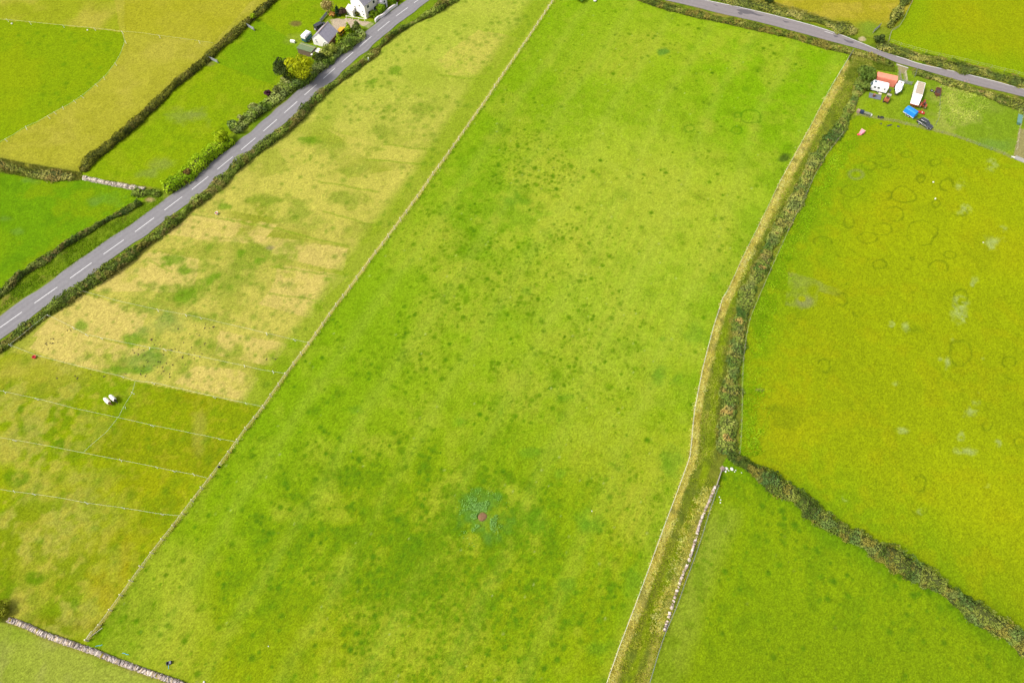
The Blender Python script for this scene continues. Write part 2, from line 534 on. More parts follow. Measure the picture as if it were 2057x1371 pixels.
paint(f * tuft_spots(3.0, 0.12, 0.12, 0.22, 304) * 0.6, (222, 226, 150))
for u, v, a, b in ((1400, 672, 28, 20), (1331, 679, 9, 7), (1195, 1050, 36, 30), (1145, 1172, 24, 22), (1195, 1302, 30, 22), (1268, 1165, 26, 30), (928, 846, 19, 16), (1060, 908, 20, 12), (1345, 930, 28, 34), (1440, 555, 20, 18), (1330, 745, 22, 14), (1135, 800, 20, 14), (715, 825, 18, 9), (1055, 585, 14, 9), (1125, 950, 10, 10), (1080, 1052, 26, 26), (1172, 1040, 22, 24), (1030, 400, 30, 14), (1320, 760, 12, 16), (1360, 755, 10, 16)):
    paint(f * blob(u, v, a, b, 0.8, 0.9) * 0.5, (112, 162, 34))
paint(f * blob(1332, 104, 16, 10, 0.4, 0.4) * 0.75, (92, 150, 50))
paint(f * blob(970, 1030, 75, 66, 0.9, 0.9) * 0.6, (104, 150, 12))
paint(f * blob(969, 1036, 40, 44, 0.9, 1.1) * 0.6, (104, 156, 64))
paint(blob(969, 1038, 9, 10, 0.3, 0.25), (156, 122, 90))
paint(f * blob(1577, 318, 17, 10, 0.5, 0.4) * 0.9, (84, 108, 34))
for u, v, a, b in ((1508, 236, 22, 15), (1480, 262, 9, 6.5), (1386, 258, 11, 7), (1482, 231, 8, 5)):
    q = np.hypot((U - u) / a, (V - v) / b) + (n_sm - 0.5) * 0.9
    paint(f * np.exp(-((q - 1) * a / 2.2) ** 2) * 0.6, (84, 138, 14))
# --- horse paddocks
f = F['paddock'].astype(float)
low = region([(-200, 640), (19, 694), (131, 729), (273, 766), (430, 797), (540, 822), (520, 900), (150, 1330), (-300, 1300)])
up = f * (1 - low)
dry = (214, 198, 96)
paint(up * sstep(0.12, 0.5, n_mid) * 0.95, (212, 204, 92))
paint(up * sstep(0.48, 0.66, fbm(X, Y, 8, 4, 73)) * 0.6, (164, 176, 54))
paint(up * sstep(0.5, 0.75, n_fine) * 0.2, (150, 160, 50))
far = sstep(430, 60, V)
paint(up * far * 0.75, (186, 204, 66))
DRYP = [[(210, 560), (300, 505), (400, 520), (390, 590), (300, 585), (190, 585)], [(60, 680), (100, 640), (165, 590), (300, 625), (270, 690), (200, 678), (140, 660)],
        [(130, 728), (60, 700), (95, 645), (200, 682), (300, 705), (260, 755)], [(440, 665), (580, 690), (545, 735), (430, 712)], [(395, 735), (480, 742), (520, 760), (495, 805), (350, 770)],
        [(545, 580), (560, 530), (700, 555), (660, 590), (625, 640), (520, 610)], [(480, 470), (590, 480), (700, 500), (690, 545), (570, 520)], [(390, 430), (560, 450), (520, 490), (400, 480), (330, 470)],
        [(640, 370), (850, 330), (800, 400), (770, 450), (640, 440)], [(520, 360), (620, 330), (640, 420), (560, 440), (440, 420)], [(660, 260), (760, 290), (860, 300), (850, 330), (740, 320)], [(880, 120), (960, 60), (1040, 75), (990, 150), (900, 150)], [(560, 300), (650, 290), (700, 360), (600, 380)]]
for k, pl in enumerate(DRYP):
    paint(up * region(pl) * sstep(0.25, 0.5, n_mid * 0.3 + n_sm * 0.4 + n_fine * 0.3) * 0.75, (232, 210, 116) if k < 8 else (212, 206, 90))
for u, v, a, b in ((350, 590, 70, 28), (300, 620, 60, 20), (500, 505, 60, 26), (560, 500, 40, 22), (455, 560, 70, 40), (600, 425, 50, 24), (290, 720, 62, 22), (330, 680, 46, 24), (420, 690, 40, 20), (690, 400, 30, 14), (770, 270, 40, 26), (520, 400, 26, 8), (410, 640, 50, 14), (660, 300, 40, 14), (830, 220, 40, 14), (720, 340, 34, 14)):
    paint(up * blob(u, v, a, b, 1.0, 1.3) * 0.72, (150, 170, 50))
for u, v, a, b in ((340, 520, 28, 9), (370, 600, 20, 13), (270, 685, 22, 12), (310, 698, 18, 12), (165, 655, 16, 11), (483, 505, 10, 8), (520, 520, 14, 9), (425, 560, 22, 12), (610, 280, 20, 8), (745, 165, 14, 9), (790, 140, 14, 8), (600, 690, 26, 9), (560, 730, 26, 14), (640, 615, 8, 8), (300, 455, 14, 7), (370, 545, 14, 8), (250, 745, 30, 7), (455, 415, 14, 5), (660, 560, 12, 6)):
    paint(f * blob(u, v, a, b, 0.8, 1.2) * 0.75, (118, 162, 26))
paint(f * (1 - low) * blob(330, 650, 55, 28, 1.0, 1.1) * 0.45, (120, 156, 74))
paint(f * (1 - low) * blob(300, 715, 40, 20, 1.0, 1.1) * 0.45, (120, 156, 74))
paint(f * blob(545, 497, 12, 5, 0.6, 0.5) * 0.6, (156, 140, 110))
# greener band beside the centre fence and the grazing-strip lines across the paddock
paint(f * sstep(58, 30, dl + (n_mid - 0.5) * 30) * sstep(3, 9, dl) * 0.72, (146, 176, 22))
STRIPL = [[(455, 440), (560, 460), (700, 495)], [(545, 535), (620, 545), (680, 555)], [(650, 425), (760, 455)], [(540, 590), (620, 600), (660, 612)], [(385, 430), (470, 445)], [(640, 365), (760, 385)], [(735, 320), (850, 330)], [(300, 525), (345, 545)], [(880, 150), (960, 160)], [(770, 290), (860, 300)]]
for l in STRIPL:
    paint(f * sstep(2.6, 0.8, dist_line(l, Uj, Vj)) * 0.6, (140, 170, 34))
paint(up * tuft_spots(1.8, sstep(0.4, 0.65, n_mid) * 0.5 + 0.05, 0.3, 1.1, 311, 1.4) * 0.7, (118, 154, 30))
paint(up * tuft_spots(2.2, 0.10, 0.15, 0.4, 312) * 0.55, (120, 122, 40))
lw = f * low
paint(lw, (156, 176, 14))
paint(lw * sstep(0.42, 0.62, n_mid) * 0.7 * sstep(420, 60, U + (n_big - 0.5) * 300), (192, 188, 72))
paint(lw * sstep(0.46, 0.64, fbm(X, Y, 7, 4, 71)) * 0.7, (126, 156, 10))
paint(lw * sstep(0.45, 0.7, n_sm) * 0.45, (128, 156, 6))
paint(lw * blob(90, 740, 120, 60, 0.9, 0.9) * 0.45, (196, 184, 70))
paint(lw * blob(245, 790, 80, 36, 0.7, 0.8) * 0.6, (132, 166, 20))
paint(lw * region([(276, 770), (430, 800), (530, 822), (478, 890), (242, 840)]) * 0.6, (150, 168, 10))
paint(lw * blob(400, 800, 60, 26, 0.8, 0.8) * 0.5, (176, 166, 30))
paint(lw * region([(242, 842), (478, 890), (420, 958), (170, 910)]) * 0.65, (150, 162, 10))
paint(lw * blob(270, 970, 130, 40, 0.9, 0.8) * 0.5, (174, 174, 12))
paint(lw * blob(250, 1090, 90, 60, 0.9, 0.8) * 0.4, (170, 168, 8))
paint(lw * blob(215, 1205, 36, 46, 0.9, 0.9) * 0.4, (182, 158, 24))
paint(lw * blob(250, 1130, 18, 60, 0.9, 0.8) * 0.35, (184, 156, 24))
paint(lw * blob(60, 1100, 110, 90, 0.9, 0.9) * 0.5, (150, 164, 14))
paint(lw * blob(400, 880, 16, 60, 0.9, 0.7) * 0.4, (196, 182, 84))
paint(lw * blob(150, 1250, 90, 16, 0.9, 0.7) * 0.55, (128, 124, 26))
paint(lw * blob(10, 1190, 40, 40, 0.9, 0.7) * 0.5, (118, 146, 12))
for u, v, a, b in ((150, 1215, 12, 16), (165, 830, 14, 7), (60, 860, 22, 12), (35, 960, 22, 16), (190, 1060, 14, 8), (125, 890, 16, 10), (80, 1085, 14, 10), (235, 1128, 12, 7), (70, 1160, 18, 12), (38, 820, 12, 8), (75, 870, 20, 8)):
    paint(lw * blob(u, v, a, b, 0.6, 0.7) * 0.65, (98, 144, 10))
paint(lw * tuft_spots(2.4, sstep(0.4, 0.65, n_mid) * 0.4 + 0.05, 0.3, 1.1, 321, 1.3) * 0.55, (112, 142, 14))
paint(lw * sstep(0.45, 0.65, n_sm * 0.6 + n_fine * 0.4) * 0.55 * sstep(330, 90, U + (n_big - 0.5) * 220), (206, 196, 90))
paint(lw * sstep(0.55, 0.75, n_fine) * 0.35, (188, 182, 50))
paint(lw * tuft_spots(3.6, 0.35, 0.5, 1.7, 322, 1.2) * 0.6, (112, 150, 8))
paint(f * sstep(7, 1.5, dl) * 0.5, (192, 184, 84))
# --- corner field
f = F['corner'].astype(float)
paint(f * sstep(0.45, 0.7, n_mid) * 0.6, (140, 172, 30))
paint(f * sstep(0.5, 0.75, n_sm) * 0.5, (172, 176, 88))
paint(f * sstep(16, 2, dist_line(BL_WALL, U, V)) * 0.7, (150, 134, 70))
# --- green lane: straw edge, mown middle, scrub
f = F['track'].astype(float)
paint(f * sstep(0.45, 0.7, n_sm) * 0.6, (112, 132, 36))
wst = np.interp(V, [100, 400, 600, 900, 1000, 1371], [18, 20, 17, 17, 16, 22])
paint(f * sstep(1.15, 0.75, dw / wst + (n_sm - 0.5) * 0.5), (208, 194, 92))
paint(f * sstep(1.0, 0.5, dw / wst) * sstep(0.5, 0.7, n_fine) * 0.5, (224, 196, 120))
MID = [(1700, 150), (1660, 232), (1610, 330), (1560, 420), (1500, 550), (1465, 640), (1448, 700), (1438, 780), (1428, 870), (1418, 940), (1396, 1010), (1372, 1080), (1350, 1140), (1318, 1220), (1290, 1300), (1262, 1371), (1230, 1450)]
dm = dist_line(MID, U, V)
paint(f * sstep(12, 5, dm + (n_sm - 0.5) * 10) * sstep(400, 600, V) * 0.85, (146, 168, 22))
paint(f * sstep(980, 1020, V) * sstep(12, 4, dist_line([(p[0] - 9, p[1]) for p in WALL] + [(1300, 1350), (1280, 1420)], U, V) + (n_sm - 0.5) * 12) * 0.7, (194, 184, 88))
paint(f * sstep(0.62, 0.75, n_spot) * 0.5, (92, 108, 40))
# --- east field
f = F['east'].astype(float)
de = np.minimum(dist_line(TE, U, V), dist_line(HEDGE_SE, U, V))
paint(f * sstep(0.45, 0.7, n_big) * 0.4, (182, 178, 6))
paint(f * sstep(0.62, 0.35, n_big) * 0.6, (160, 176, 6))
paint(f * sstep(0.45, 0.65, n_mid) * 0.45, (154, 172, 6))
paint(f * sstep(0.52, 0.75, n_sm) * 0.3, (148, 166, 4))
paint(f * sstep(150, 14, de + (n_mid - 0.5) * 110) * 0.85, (136, 172, 12))
paint(f * sstep(45, 8, de + (n_sm - 0.5) * 40) * 0.5 * (V < 920), (122, 160, 28))
paint(f * sstep(400, 250, V + (n_mid - 0.5) * 120) * 0.8, (146, 176, 6))
paint(f * blob(1570, 860, 70, 120, 0.8, 0.8) * 0.4, (188, 178, 8))
paint(f * sstep(0.5, 0.75, n_sm) * 0.3, (190, 188, 24))
paint(f * tuft_spots(3.0, 0.25, 0.3, 0.9, 341) * 0.35, (140, 146, 6))
paint(f * sstep(1000, 1350, V) * sstep(1700, 2050, U) * 0.4, (140, 158, 4))
RINGS = [(1743, 332, 14, 9), (1778, 331, 12, 8), (1797, 337, 9, 7), (1822, 310, 10, 5), (1849, 361, 10, 9), (1711, 384, 17, 10), (1766, 309, 8, 5), (1796, 430, 15, 13), (1772, 460, 15, 9), (1742, 478, 15, 8), (1697, 507, 20, 12), (1855, 472, 30, 22), (1884, 537, 24, 20), (1767, 530, 14, 9), (1833, 519, 6, 4), (1881, 409, 8, 7), (1812, 392, 20, 12), (1785, 392, 9, 9), (1900, 372, 12, 10), (1690, 602, 14, 12), (1728, 625, 12, 9), (1654, 729, 14, 14), (1930, 593, 13, 12), (1931, 710, 20, 22), (2027, 726, 12, 9), (2033, 751, 12, 10), (1984, 856, 14, 12), (2049, 888, 10, 9), (1847, 967, 13, 15), (1847, 1013, 18, 16), (1751, 968, 10, 10), (1910, 512, 12, 7), (1940, 517, 9, 10), (1880, 325, 12, 7), (1705, 440, 8, 14), (1652, 485, 14, 8), (1925, 425, 14, 8)]
for k, (u, v, a, b) in enumerate(RINGS):
    g = np.nonzero((np.abs(U - u) < 2.2 * a) & (np.abs(V - v) < 2.2 * b) & F['east'])
    if not len(g[0]): continue
    x_, y_ = X[g], Y[g]
    q = np.hypot((U[g] - u) / a, (V[g] - v) / b) + (fbm(x_, y_, 5.0, 2, 100 + k) - 0.5) * 1.3
    seg = sstep(0.32, 0.5, fbm(x_, y_, 4.0, 2, 200 + k))
    wdt = 1.5 + 1.6 * fbm(x_, y_, 3.0, 2, 260 + k)
    w_ = (np.exp(-((q - 1) * a / wdt) ** 2) * (0.06 + 0.46 * seg))[:, None]
    COL[g] = COL[g] * (1 - w_) + lin((100, 124, 8)) * w_
WEED = [(1930, 622, 14, 22), (1915, 678, 9, 12), (1953, 570, 7, 16), (1950, 828, 17, 16), (1958, 808, 12, 8), (1926, 376, 14, 16), (1933, 420, 16, 10), (1994, 330, 12, 14), (2000, 485, 18, 13), (2014, 460, 10, 8), (1823, 655, 8, 8), (1890, 722, 6, 8), (1877, 755, 7, 10), (1800, 772, 9, 7), (1808, 865, 12, 5), (1931, 875, 6, 8), (1849, 1028, 13, 8), (1983, 975, 9, 7), (1945, 905, 20, 8), (2006, 890, 6, 6), (1700, 1000, 9, 8), (1973, 718, 7, 5), (1965, 790, 7, 5), (1903, 725, 7, 14), (1936, 640, 8, 10), (1790, 650, 6, 5)]
for u, v, a, b in WEED:
    paint(f * blob(u, v, a, b, 0.9, 1.5) * 0.8 * sstep(0.32, 0.58, n_fine), (186, 202, 112))
gp = region([(1584, 548), (1600, 550), (1640, 563), (1700, 588), (1695, 600), (1645, 585), (1640, 615), (1612, 622), (1578, 612)])
paint(f * gp * sstep(0.2, 0.6, n_sm * 0.6 + n_fine * 0.4) * sstep(1705, 1640, U) * 0.6, (154, 166, 76))
paint(f * blob(1616, 606, 18, 12, 0.5, 0.3) * 0.5, (150, 146, 110))
paint(f * blob(1611, 600, 8, 6, 0.3, 0.3) * 0.9, (172, 186, 10))
q = np.hypot((U - 1720) / 14, (V - 350) / 9) + (n_sm - 0.5) * 0.4
paint(f * np.exp(-((q - 1) * 14 / 4) ** 2) * 0.5, (150, 156, 90))
paint(f * blob(1525, 783, 10, 4, 0.6, 0.4) * 0.6, (176, 158, 110))
for u, v, a, b in ((1745, 520, 6, 4), (1701, 569, 6, 4), (1835, 586, 6, 4), (1590, 840, 40, 30), (1560, 820, 16, 8), (1600, 640, 20, 20), (1835, 660, 18, 10)):
    paint(f * blob(u, v, a, b, 0.8, 0.7) * 0.45, (120, 146, 16))
# --- south-east field
f = F['southeast'].astype(float)
paint(f * sstep(0.42, 0.65, n_mid) * 0.5, (152, 178, 20))
paint(f * sstep(60, 8, dist_line(HEDGE_SE, U, V) + (n_mid - 0.5) * 50) * 0.6, (108, 160, 10))
paint(f * sstep(90, 20, dist_line(WALLF, U, V) + (n_mid - 0.5) * 70) * sstep(980, 1060, V) * 0.6, (160, 176, 62))
paint(f * tuft_spots(2.4, sstep(0.35, 0.65, n_mid) * 0.7 + 0.08, 0.3, 1.0, 331, 1.6) * 0.9, (86, 134, 0))
paint(f * tuft_spots(1.4, 0.3 * sstep(0.35, 0.6, n_mid), 0.25, 0.5, 333, 1.6) * 0.7, (100, 142, 0))
paint(f * sstep(0.52, 0.75, n_spot2) * 0.4, (108, 148, 4))
paint(f * tuft_spots(5.0, 0.3, 0.15, 0.4, 332) * 0.6, (112, 124, 60))
paint(f * sstep(1150, 1371, V) * 0.3, (132, 156, 0))
# --- yard
f = F['yard'].astype(float)
paint(f * sstep(0.4, 0.65, n_mid) * 0.5, (120, 158, 34))
paint(f * blob(1925, 235, 60, 36, 0.9, 0.9) * 0.75, (176, 184, 84))
paint(f * blob(1900, 195, 50, 16, 0.9, 0.7) * 0.7, (186, 186, 92))
paint(f * blob(1990, 215, 50, 20, 0.9, 0.7) * 0.5, (150, 172, 60))
paint(f * blob(1800, 225, 60, 30, 0.9, 0.7) * 0.4, (126, 156, 24))
paint(f * blob(1755, 215, 26, 12, 0.8, 0.7) * 0.7, (150, 182, 10))
paint(f * blob(1768, 243, 13, 5, 0.6, 0.4) * 0.8, (150, 134, 96))
paint(f * sstep(9, 2, dist_line(YARD_F, U, V)) * 0.6, (176, 172, 84))
paint(f * blob(1990, 292, 60, 14, 0.9, 0.6) * 0.6, (130, 168, 66))
paint(f * region([(2046, 258), (2120, 270), (2120, 330), (2036, 316)]) * 0.9, (176, 164, 110))
paint(region([(1801, 128), (1826, 136), (1818, 150), (1806, 147)]) * 0.9, (186, 170, 130))
paint(f * sstep(4, 1.5, np.minimum(dist_line([(1806, 146), (1808, 168)], Uj, Vj), dist_line([(1818, 148), (1820, 166)], Uj, Vj))) * 0.7, (176, 170, 128))
# --- north-east fields
f = F['northeast'].astype(float)
paint(f * sstep(0.4, 0.7, n_mid) * 0.5, (178, 182, 18))
paint(f * sstep(60, 5, np.minimum(dist_line(NEF[0], U, V), dist_line(NEF[1], U, V)) + (n_mid - 0.5) * 60) * 0.6, (144, 182, 6))
f = F['hay'].astype(float)
paint(f * sstep(0.4, 0.7, n_sm) * 0.5, (206, 186, 72))
paint(f * sstep(26, 60, V + (n_mid - 0.5) * 20) * 0.9, (140, 160, 44))
paint(f * blob(1745, 58, 20, 16, 0.7, 0.5) * 0.7, (144, 174, 50))
paint(blob(1731, 79, 8, 5, 0.4, 0.4) * 0.9, (214, 196, 150))
# --- strip behind the road-side hedge, garden
f = F['strip'].astype(float)
paint(f * sstep(0.4, 0.7, n_mid) * 0.45, (158, 182, 10))
paint(f * region([(424, 122), (560, 175), (620, 100), (520, 40)]) * 0.45, (116, 168, 20))
paint(f * sstep(0.5, 0.75, n_sm) * 0.4, (124, 160, 20))
paint(f * sstep(0.5, 0.72, fbm(X, Y, 6, 4, 75)) * 0.45, (168, 184, 36))
paint(f * tuft_spots(2.4, 0.25, 0.3, 0.9, 361, 1.5) * 0.4, (122, 154, 20))
for u, v, a, b in ((375, 235, 40, 16), (330, 330, 24, 14), (300, 350, 22, 9), (390, 230, 14, 7)):
    paint(f * blob(u, v, a, b, 0.9, 0.8) * 0.5, (146, 160, 76))
paint(blob(594, 47, 12, 6, 0.6, 0.4) * 0.85, (134, 116, 64))
paint(f * blob(600, 80, 30, 12, 0.8, 0.6) * 0.4, (160, 170, 70))
paint(f * blob(420, 128, 12, 6, 0.7, 0.4) * 0.5, (150, 130, 90))
drv = region([(662, 40), (695, 37), (737, 43), (752, 46), (741, 58), (721, 49), (697, 58), (684, 66), (672, 62), (668, 52)])
paint(drv * 0.95, (224, 202, 176))
paint(f * sstep(10, 2, dist_line([(640, 60), (662, 50), (662, 38)], U, V)) * 0.5, (160, 170, 70))
# --- north-west fields
f = F['northwest'].astype(float)
green = region([(-200, 30), (0, 40), (245, 64), (251, 84), (245, 105), (217, 148), (166, 193), (110, 226), (51, 257), (0, 287), (-200, 400)])
paint(f * (1 - green), (188, 186, 58))
paint(f * (1 - green) * sstep(0.4, 0.65, n_mid) * 0.5, (200, 190, 78))
paint(f * (1 - green) * sstep(0.5, 0.7, n_sm) * 0.4, (172, 172, 44))
paint(f * region([(-200, -200), (260, -200), (230, 0), (240, 60), (-200, 30)]) * 0.7 * sstep(0.75, 0.4, n_mid), (160, 178, 26))
paint(f * region([(250, -100), (600, -100), (428, 88), (250, 64)]) * 0.6, (180, 180, 34))
paint(f * green * 1.0, (148, 176, 16))
paint(f * green * sstep(0.45, 0.7, n_mid) * 0.5, (164, 180, 22))
paint(f * green * tuft_spots(3.0, sstep(0.4, 0.7, n_big) * 0.4 + 0.05, 0.4, 1.4, 351) * 0.7, (104, 148, 10))
paint(f * sstep(26, 4, dist_line(HEDGE_C, U, V)) * 0.7, (128, 134, 48))
paint(f * sstep(22, 8, dist_line(HEDGE_FIELD, U, V)) * 0.35, (160, 160, 40))
# --- south-west field
f = F['southwest'].astype(float)
paint(f * sstep(0.4, 0.65, n_mid) * 0.5, (140, 172, 6))
paint(f * sstep(0.5, 0.72, n_sm) * 0.45, (104, 150, 10))
paint(f * sstep(0.5, 0.7, fbm(X, Y, 7, 4, 76)) * 0.5, (150, 172, 14))
paint(f * tuft_spots(2.6, 0.3, 0.3, 1.0, 362, 1.5) * 0.45, (96, 140, 12))
paint(f * blob(215, 400, 40, 18, 0.9, 0.7) * 0.55, (116, 168, 46))
for u, v, a, b in ((35, 465, 14, 8), (190, 402, 18, 10), (60, 362, 22, 8), (10, 440, 20, 9)):
    paint(f * blob(u, v, a, b, 0.8, 0.7) * 0.5, (122, 160, 62))
# verge tints: bright strip between road and hedge, bare earth
dr = dist_line(ROAD, U, V)
paint(F['verge'] * sstep(40, 22, dr) * 0.6, (132, 166, 30))
paint(blob(303, 402, 12, 5, 0.5, 0.4) * 0.9, (190, 168, 112))

# slight relief: tussocks and uneven ground, flat beneath the roads
r2 = np.minimum(dist_line(R2_TOP, U, V), dist_line(R2_BOT, U, V))
keep = sstep(14, 34, dr) * sstep(3, 12, r2) * (1 - inside(R2_TOP + R2_BOT[::-1], U, V))
Z = keep * ((n_sm - 0.5) * 0.16 + (n_spot - 0.5) * 0.22 + (n_mid - 0.5) * 0.2)
rough_g = np.where(F['verge'] | F['track'], 1.0, 0.0) * keep
Z += rough_g * (n_spot - 0.4) * 0.35
Z -= (1 - keep) * 0.05

grain = 1 + (rng.random(U.shape) - 0.5) * 0.34
COLA = np.clip(COL * grain[..., None] / K, 0.003, 0.8)
vis = (U > -120) & (U < 2180) & (V > -105) & (V < 1475)
idx = np.arange(NX * NY).reshape(NY, NX)
cell_ok = vis[:-1, :-1] & vis[1:, 1:] & vis[:-1, 1:] & vis[1:, :-1]
cf = fid[:-1, :-1]
XYZ = np.stack([X, Y, Z], -1).reshape(-1, 3)
CF = COLA.reshape(-1, 3)
FL = {
 'verge': ('verge', 'rough grass verges between the roads, hedges and cottage'),
 'main': ('pasture', 'large bright green pasture with dark tussocks in the middle'),
 'paddock': ('paddock', 'dry straw coloured horse paddock grazed in strips'),
 'corner': ('pasture', 'corner of pasture below the stone wall at bottom left'),
 'track': ('track', 'green lane with straw coloured edges between two fences'),
 'east': ('pasture', 'mustard green pasture marked with dark fairy rings'),
 'southeast': ('pasture', 'green pasture below the thick diagonal hedge'),
 'yard': ('yard', 'grassy yard where trailers and a tractor are parked'),
 'northeast': ('meadow', 'yellow green meadow beyond the lane at top right'),
 'hay': ('meadow', 'straw coloured meadow beyond the lane, left of the wire fence'),
 'strip': ('meadow', 'bright green strip of meadow and garden beside the road'),
 'northwest': ('meadow', 'yellowing meadow at top left divided by white tape'),
 'southwest': ('pasture', 'deep green pasture left of the road')}
for i, n in enumerate(FIELD_NAMES):
    m = cell_ok & (cf == i)
    if not m.any():
        continue
    a, b, c_, d_ = idx[:-1, :-1][m], idx[:-1, 1:][m], idx[1:, 1:][m], idx[1:, :-1][m]
    q = np.stack([a, b, c_, d_], -1).ravel()
    uq, inv = np.unique(q, return_inverse=True)
    o = mesh_np(FL[n][0], XYZ[uq], inv, 4, TURF, col=CF[uq], smooth=True)
    tag(o, FL[n][1], kind='structure')
far_col = alb(150, 172, 26)
gm = mat('far_turf', far_col, 0.95, var=0.25, vscale=0.03, spec=0.05)
g = MB()
g.add([(-3500, -3500, -0.6), (3500, -3500, -0.6), (3500, 4500, -0.6), (-3500, 4500, -0.6)], [(0, 1, 2, 3)])
tag(g.build('ground', gm), 'open farmland stretching away beyond the fields', kind='structure')
def zat(x, y):
    i = int(round((x - gx[0]) / STEP)); j = int(round((y - gy[0]) / STEP))
    if 0 <= i < NX and 0 <= j < NY:
        return float(Z[j, i])
    return 0.0

# ------------------------------------------------------------------ roads
ASPHALT = mat('asphalt', alb(170, 164, 168), 0.9, var=0.12, vscale=0.5, spec=0.15)
ASPHALT2 = mat('lane_asphalt', alb(170, 158, 156), 0.9, var=0.10, vscale=0.3, spec=0.15)
PATCH = mat('tar', alb(126, 120, 124), 0.9, var=0.1, vscale=1.0)
PAINT = mat('road_paint', (0.62, 0.61, 0.60), 0.7, var=0.12, vscale=2.0)
def ribbon(name, left, right, z, m, kind='structure', label=None, thick=0.0):
    n = len(left)
    b = MB()
    vs = [(p.x, p.y, z) for p in left] + [(p.x, p.y, z) for p in right]
    fs = [(i, n + i, n + i + 1, i + 1) for i in range(n - 1)]
    b.add(vs, fs)
    o = b.build(name, m)
    if o.data.polygons and o.data.polygons[0].normal.z < 0:
        o.data.flip_normals()
    if kind: o['kind'] = kind
    if label: o['label'] = label
    return o
def offsets(path, d):
    out = []
    for i, p in enumerate(path):
        a, b = path[max(0, i - 1)], path[min(len(path) - 1, i + 1)]
        t = (b - a).normalized()
        out.append(p + Vector((-t.y, t.x, 0)) * d)
    return out
def worn_road(name, left, right, z, base, label, lanes, seed, nc=26):
    n = len(left)
    L_, R_ = np.array([p[:2] for p in left]), np.array([p[:2] for p in right])
    t = np.linspace(0, 1, nc)
    xy = L_[:, None] * (1 - t)[None, :, None] + R_[:, None] * t[None, :, None]
    v = np.concatenate([xy, np.full((n, nc, 1), z)], -1)
    sx, tx = np.meshgrid(np.arange(n) * 1.0, t, indexing='ij')
    k = np.ones((n, nc))
    for c in lanes:
        k -= 0.085 * np.exp(-((tx - c) / 0.05) ** 2) * (0.6 + 0.8 * fbm(sx, tx * 3, 14, 2, seed))
    k *= 0.94 + 0.12 * fbm(sx, tx * 30, 9, 3, seed + 1)
    col = lin(base)[None, None] / K * k[..., None]
    edge = np.clip(1 - np.minimum(tx, 1 - tx) / 0.07, 0, 1) * sstep(0.35, 0.65, fbm(sx, tx * 2, 3.0, 3, seed + 2))
    col = col * (1 - 0.6 * edge[..., None]) + (lin((138, 136, 84)) / K) * 0.6 * edge[..., None]
    m_ = mat('worn_asphalt', (0.2, 0.2, 0.2), 0.9, var=0.10, vscale=1.2, spec=0.15, attr=True)
    ii = np.arange(n * nc).reshape(n, nc)
    q = np.stack([ii[:-1, :-1], ii[1:, :-1], ii[1:, 1:], ii[:-1, 1:]], -1).reshape(-1)
    o = mesh_np(name, v.reshape(-1, 3), q, 4, m_, col=col.reshape(-1, 3))
    if o.data.polygons[0].normal.z < 0: o.data.flip_normals()
    o['kind'] = 'structure'; o['label'] = label
    return o
road_c = resample(PP(smooth_path(ROAD, 6)), 1.0)
def wob(path, d, amp, seed):
    base = offsets(path, d)
    return [p + (offsets_dir[i] * (float(vnoise(np.array(i / 4.0), np.array(seed * 3.1), seed)) - 0.5) * amp) for i, p in enumerate(base)]
offsets_dir = [(b - a).normalized() for a, b in zip(offsets(road_c, 0.0), offsets(road_c, 1.0))]
worn_road('road', wob(road_c, 3.25, 0.7, 61), wob(road_c, -3.15, 0.7, 62), 0.05, (171, 167, 169), 'two lane grey asphalt road with a dashed white centre line', (0.14, 0.36, 0.64, 0.86), 21)
# worn wheel tracks are in the asphalt's own noise; the dashes of the centre line
db = MB()
ln = sum((b - a).length for a, b in zip(road_c[:-1], road_c[1:]))
marks = [(0, 658), (68.6, 609.3), (141, 558.8), (208, 510.7), (271.4, 465.7), (330.6, 422), (385.5, 380.8), (436.8, 340.2), (484.6, 301.4), (529, 264), (571.3, 227), (611.5, 191.4), (649.5, 158.4), (686.5, 125.5), (722.4, 94.3), (758.9, 62.4), (795.4, 33), (831.9, 6.4), (868, -21)]
mp = PP(marks)
for i in range(len(mp) - 1):
    a, b = mp[i], mp[i + 1]
    t = (b - a).normalized()
    c = a.lerp(b, 0.325)
    L = (b - a).length * 0.64
    n = Vector((-t.y, t.x, 0)) * 0.07
    db.add([(a + t * 0.0 + n)[:2] + (0.057,), (a - n)[:2] + (0.057,), (a + t * L - n)[:2] + (0.057,), (a + t * L + n)[:2] + (0.057,)], [(0, 1, 2, 3)])
tag(db.build('road_marking', PAINT), 'dashed white centre line of the two lane road', kind='structure')
r2t, r2b = PP(smooth_path(R2_TOP, 5)), PP(smooth_path(R2_BOT, 5))
r2t, r2b = resample(r2t, 1.0), resample(r2b, 1.0)
n2 = min(len(r2t), len(r2b))
def even(path, n):
    ds = [0.0]
    for a, b in zip(path[:-1], path[1:]):
        ds.append(ds[-1] + (b - a).length)
    out, j = [], 0
    for k in range(n):
        s = ds[-1] * k / (n - 1)
        while j < len(ds) - 2 and ds[j + 1] < s:
            j += 1
        out.append(path[j].lerp(path[j + 1], (s - ds[j]) / max(1e-6, ds[j + 1] - ds[j])))
    return out
worn_road('lane', even(r2t, 160), even(r2b, 160), 0.05, (172, 163, 162), 'grey lane curving across the top right, widening to a lay-by', (0.3, 0.7), 31)
et = even(r2t, 160)
e1, e2 = offsets(et, -0.08), offsets(et, -0.24)
ribbon('edge_line', e1[: 94], e2[: 94], 0.058, PAINT, label='white edge line along the far side of the lane')
ribbon('edge_line', e1[98:], e2[98:], 0.058, PAINT, label='white edge line of the lane beyond the field entrance')
a, b = P(1801, 129.5), P(1824, 137)
t = (b - a).normalized(); n = Vector((-t.y, t.x, 0)) * 0.1
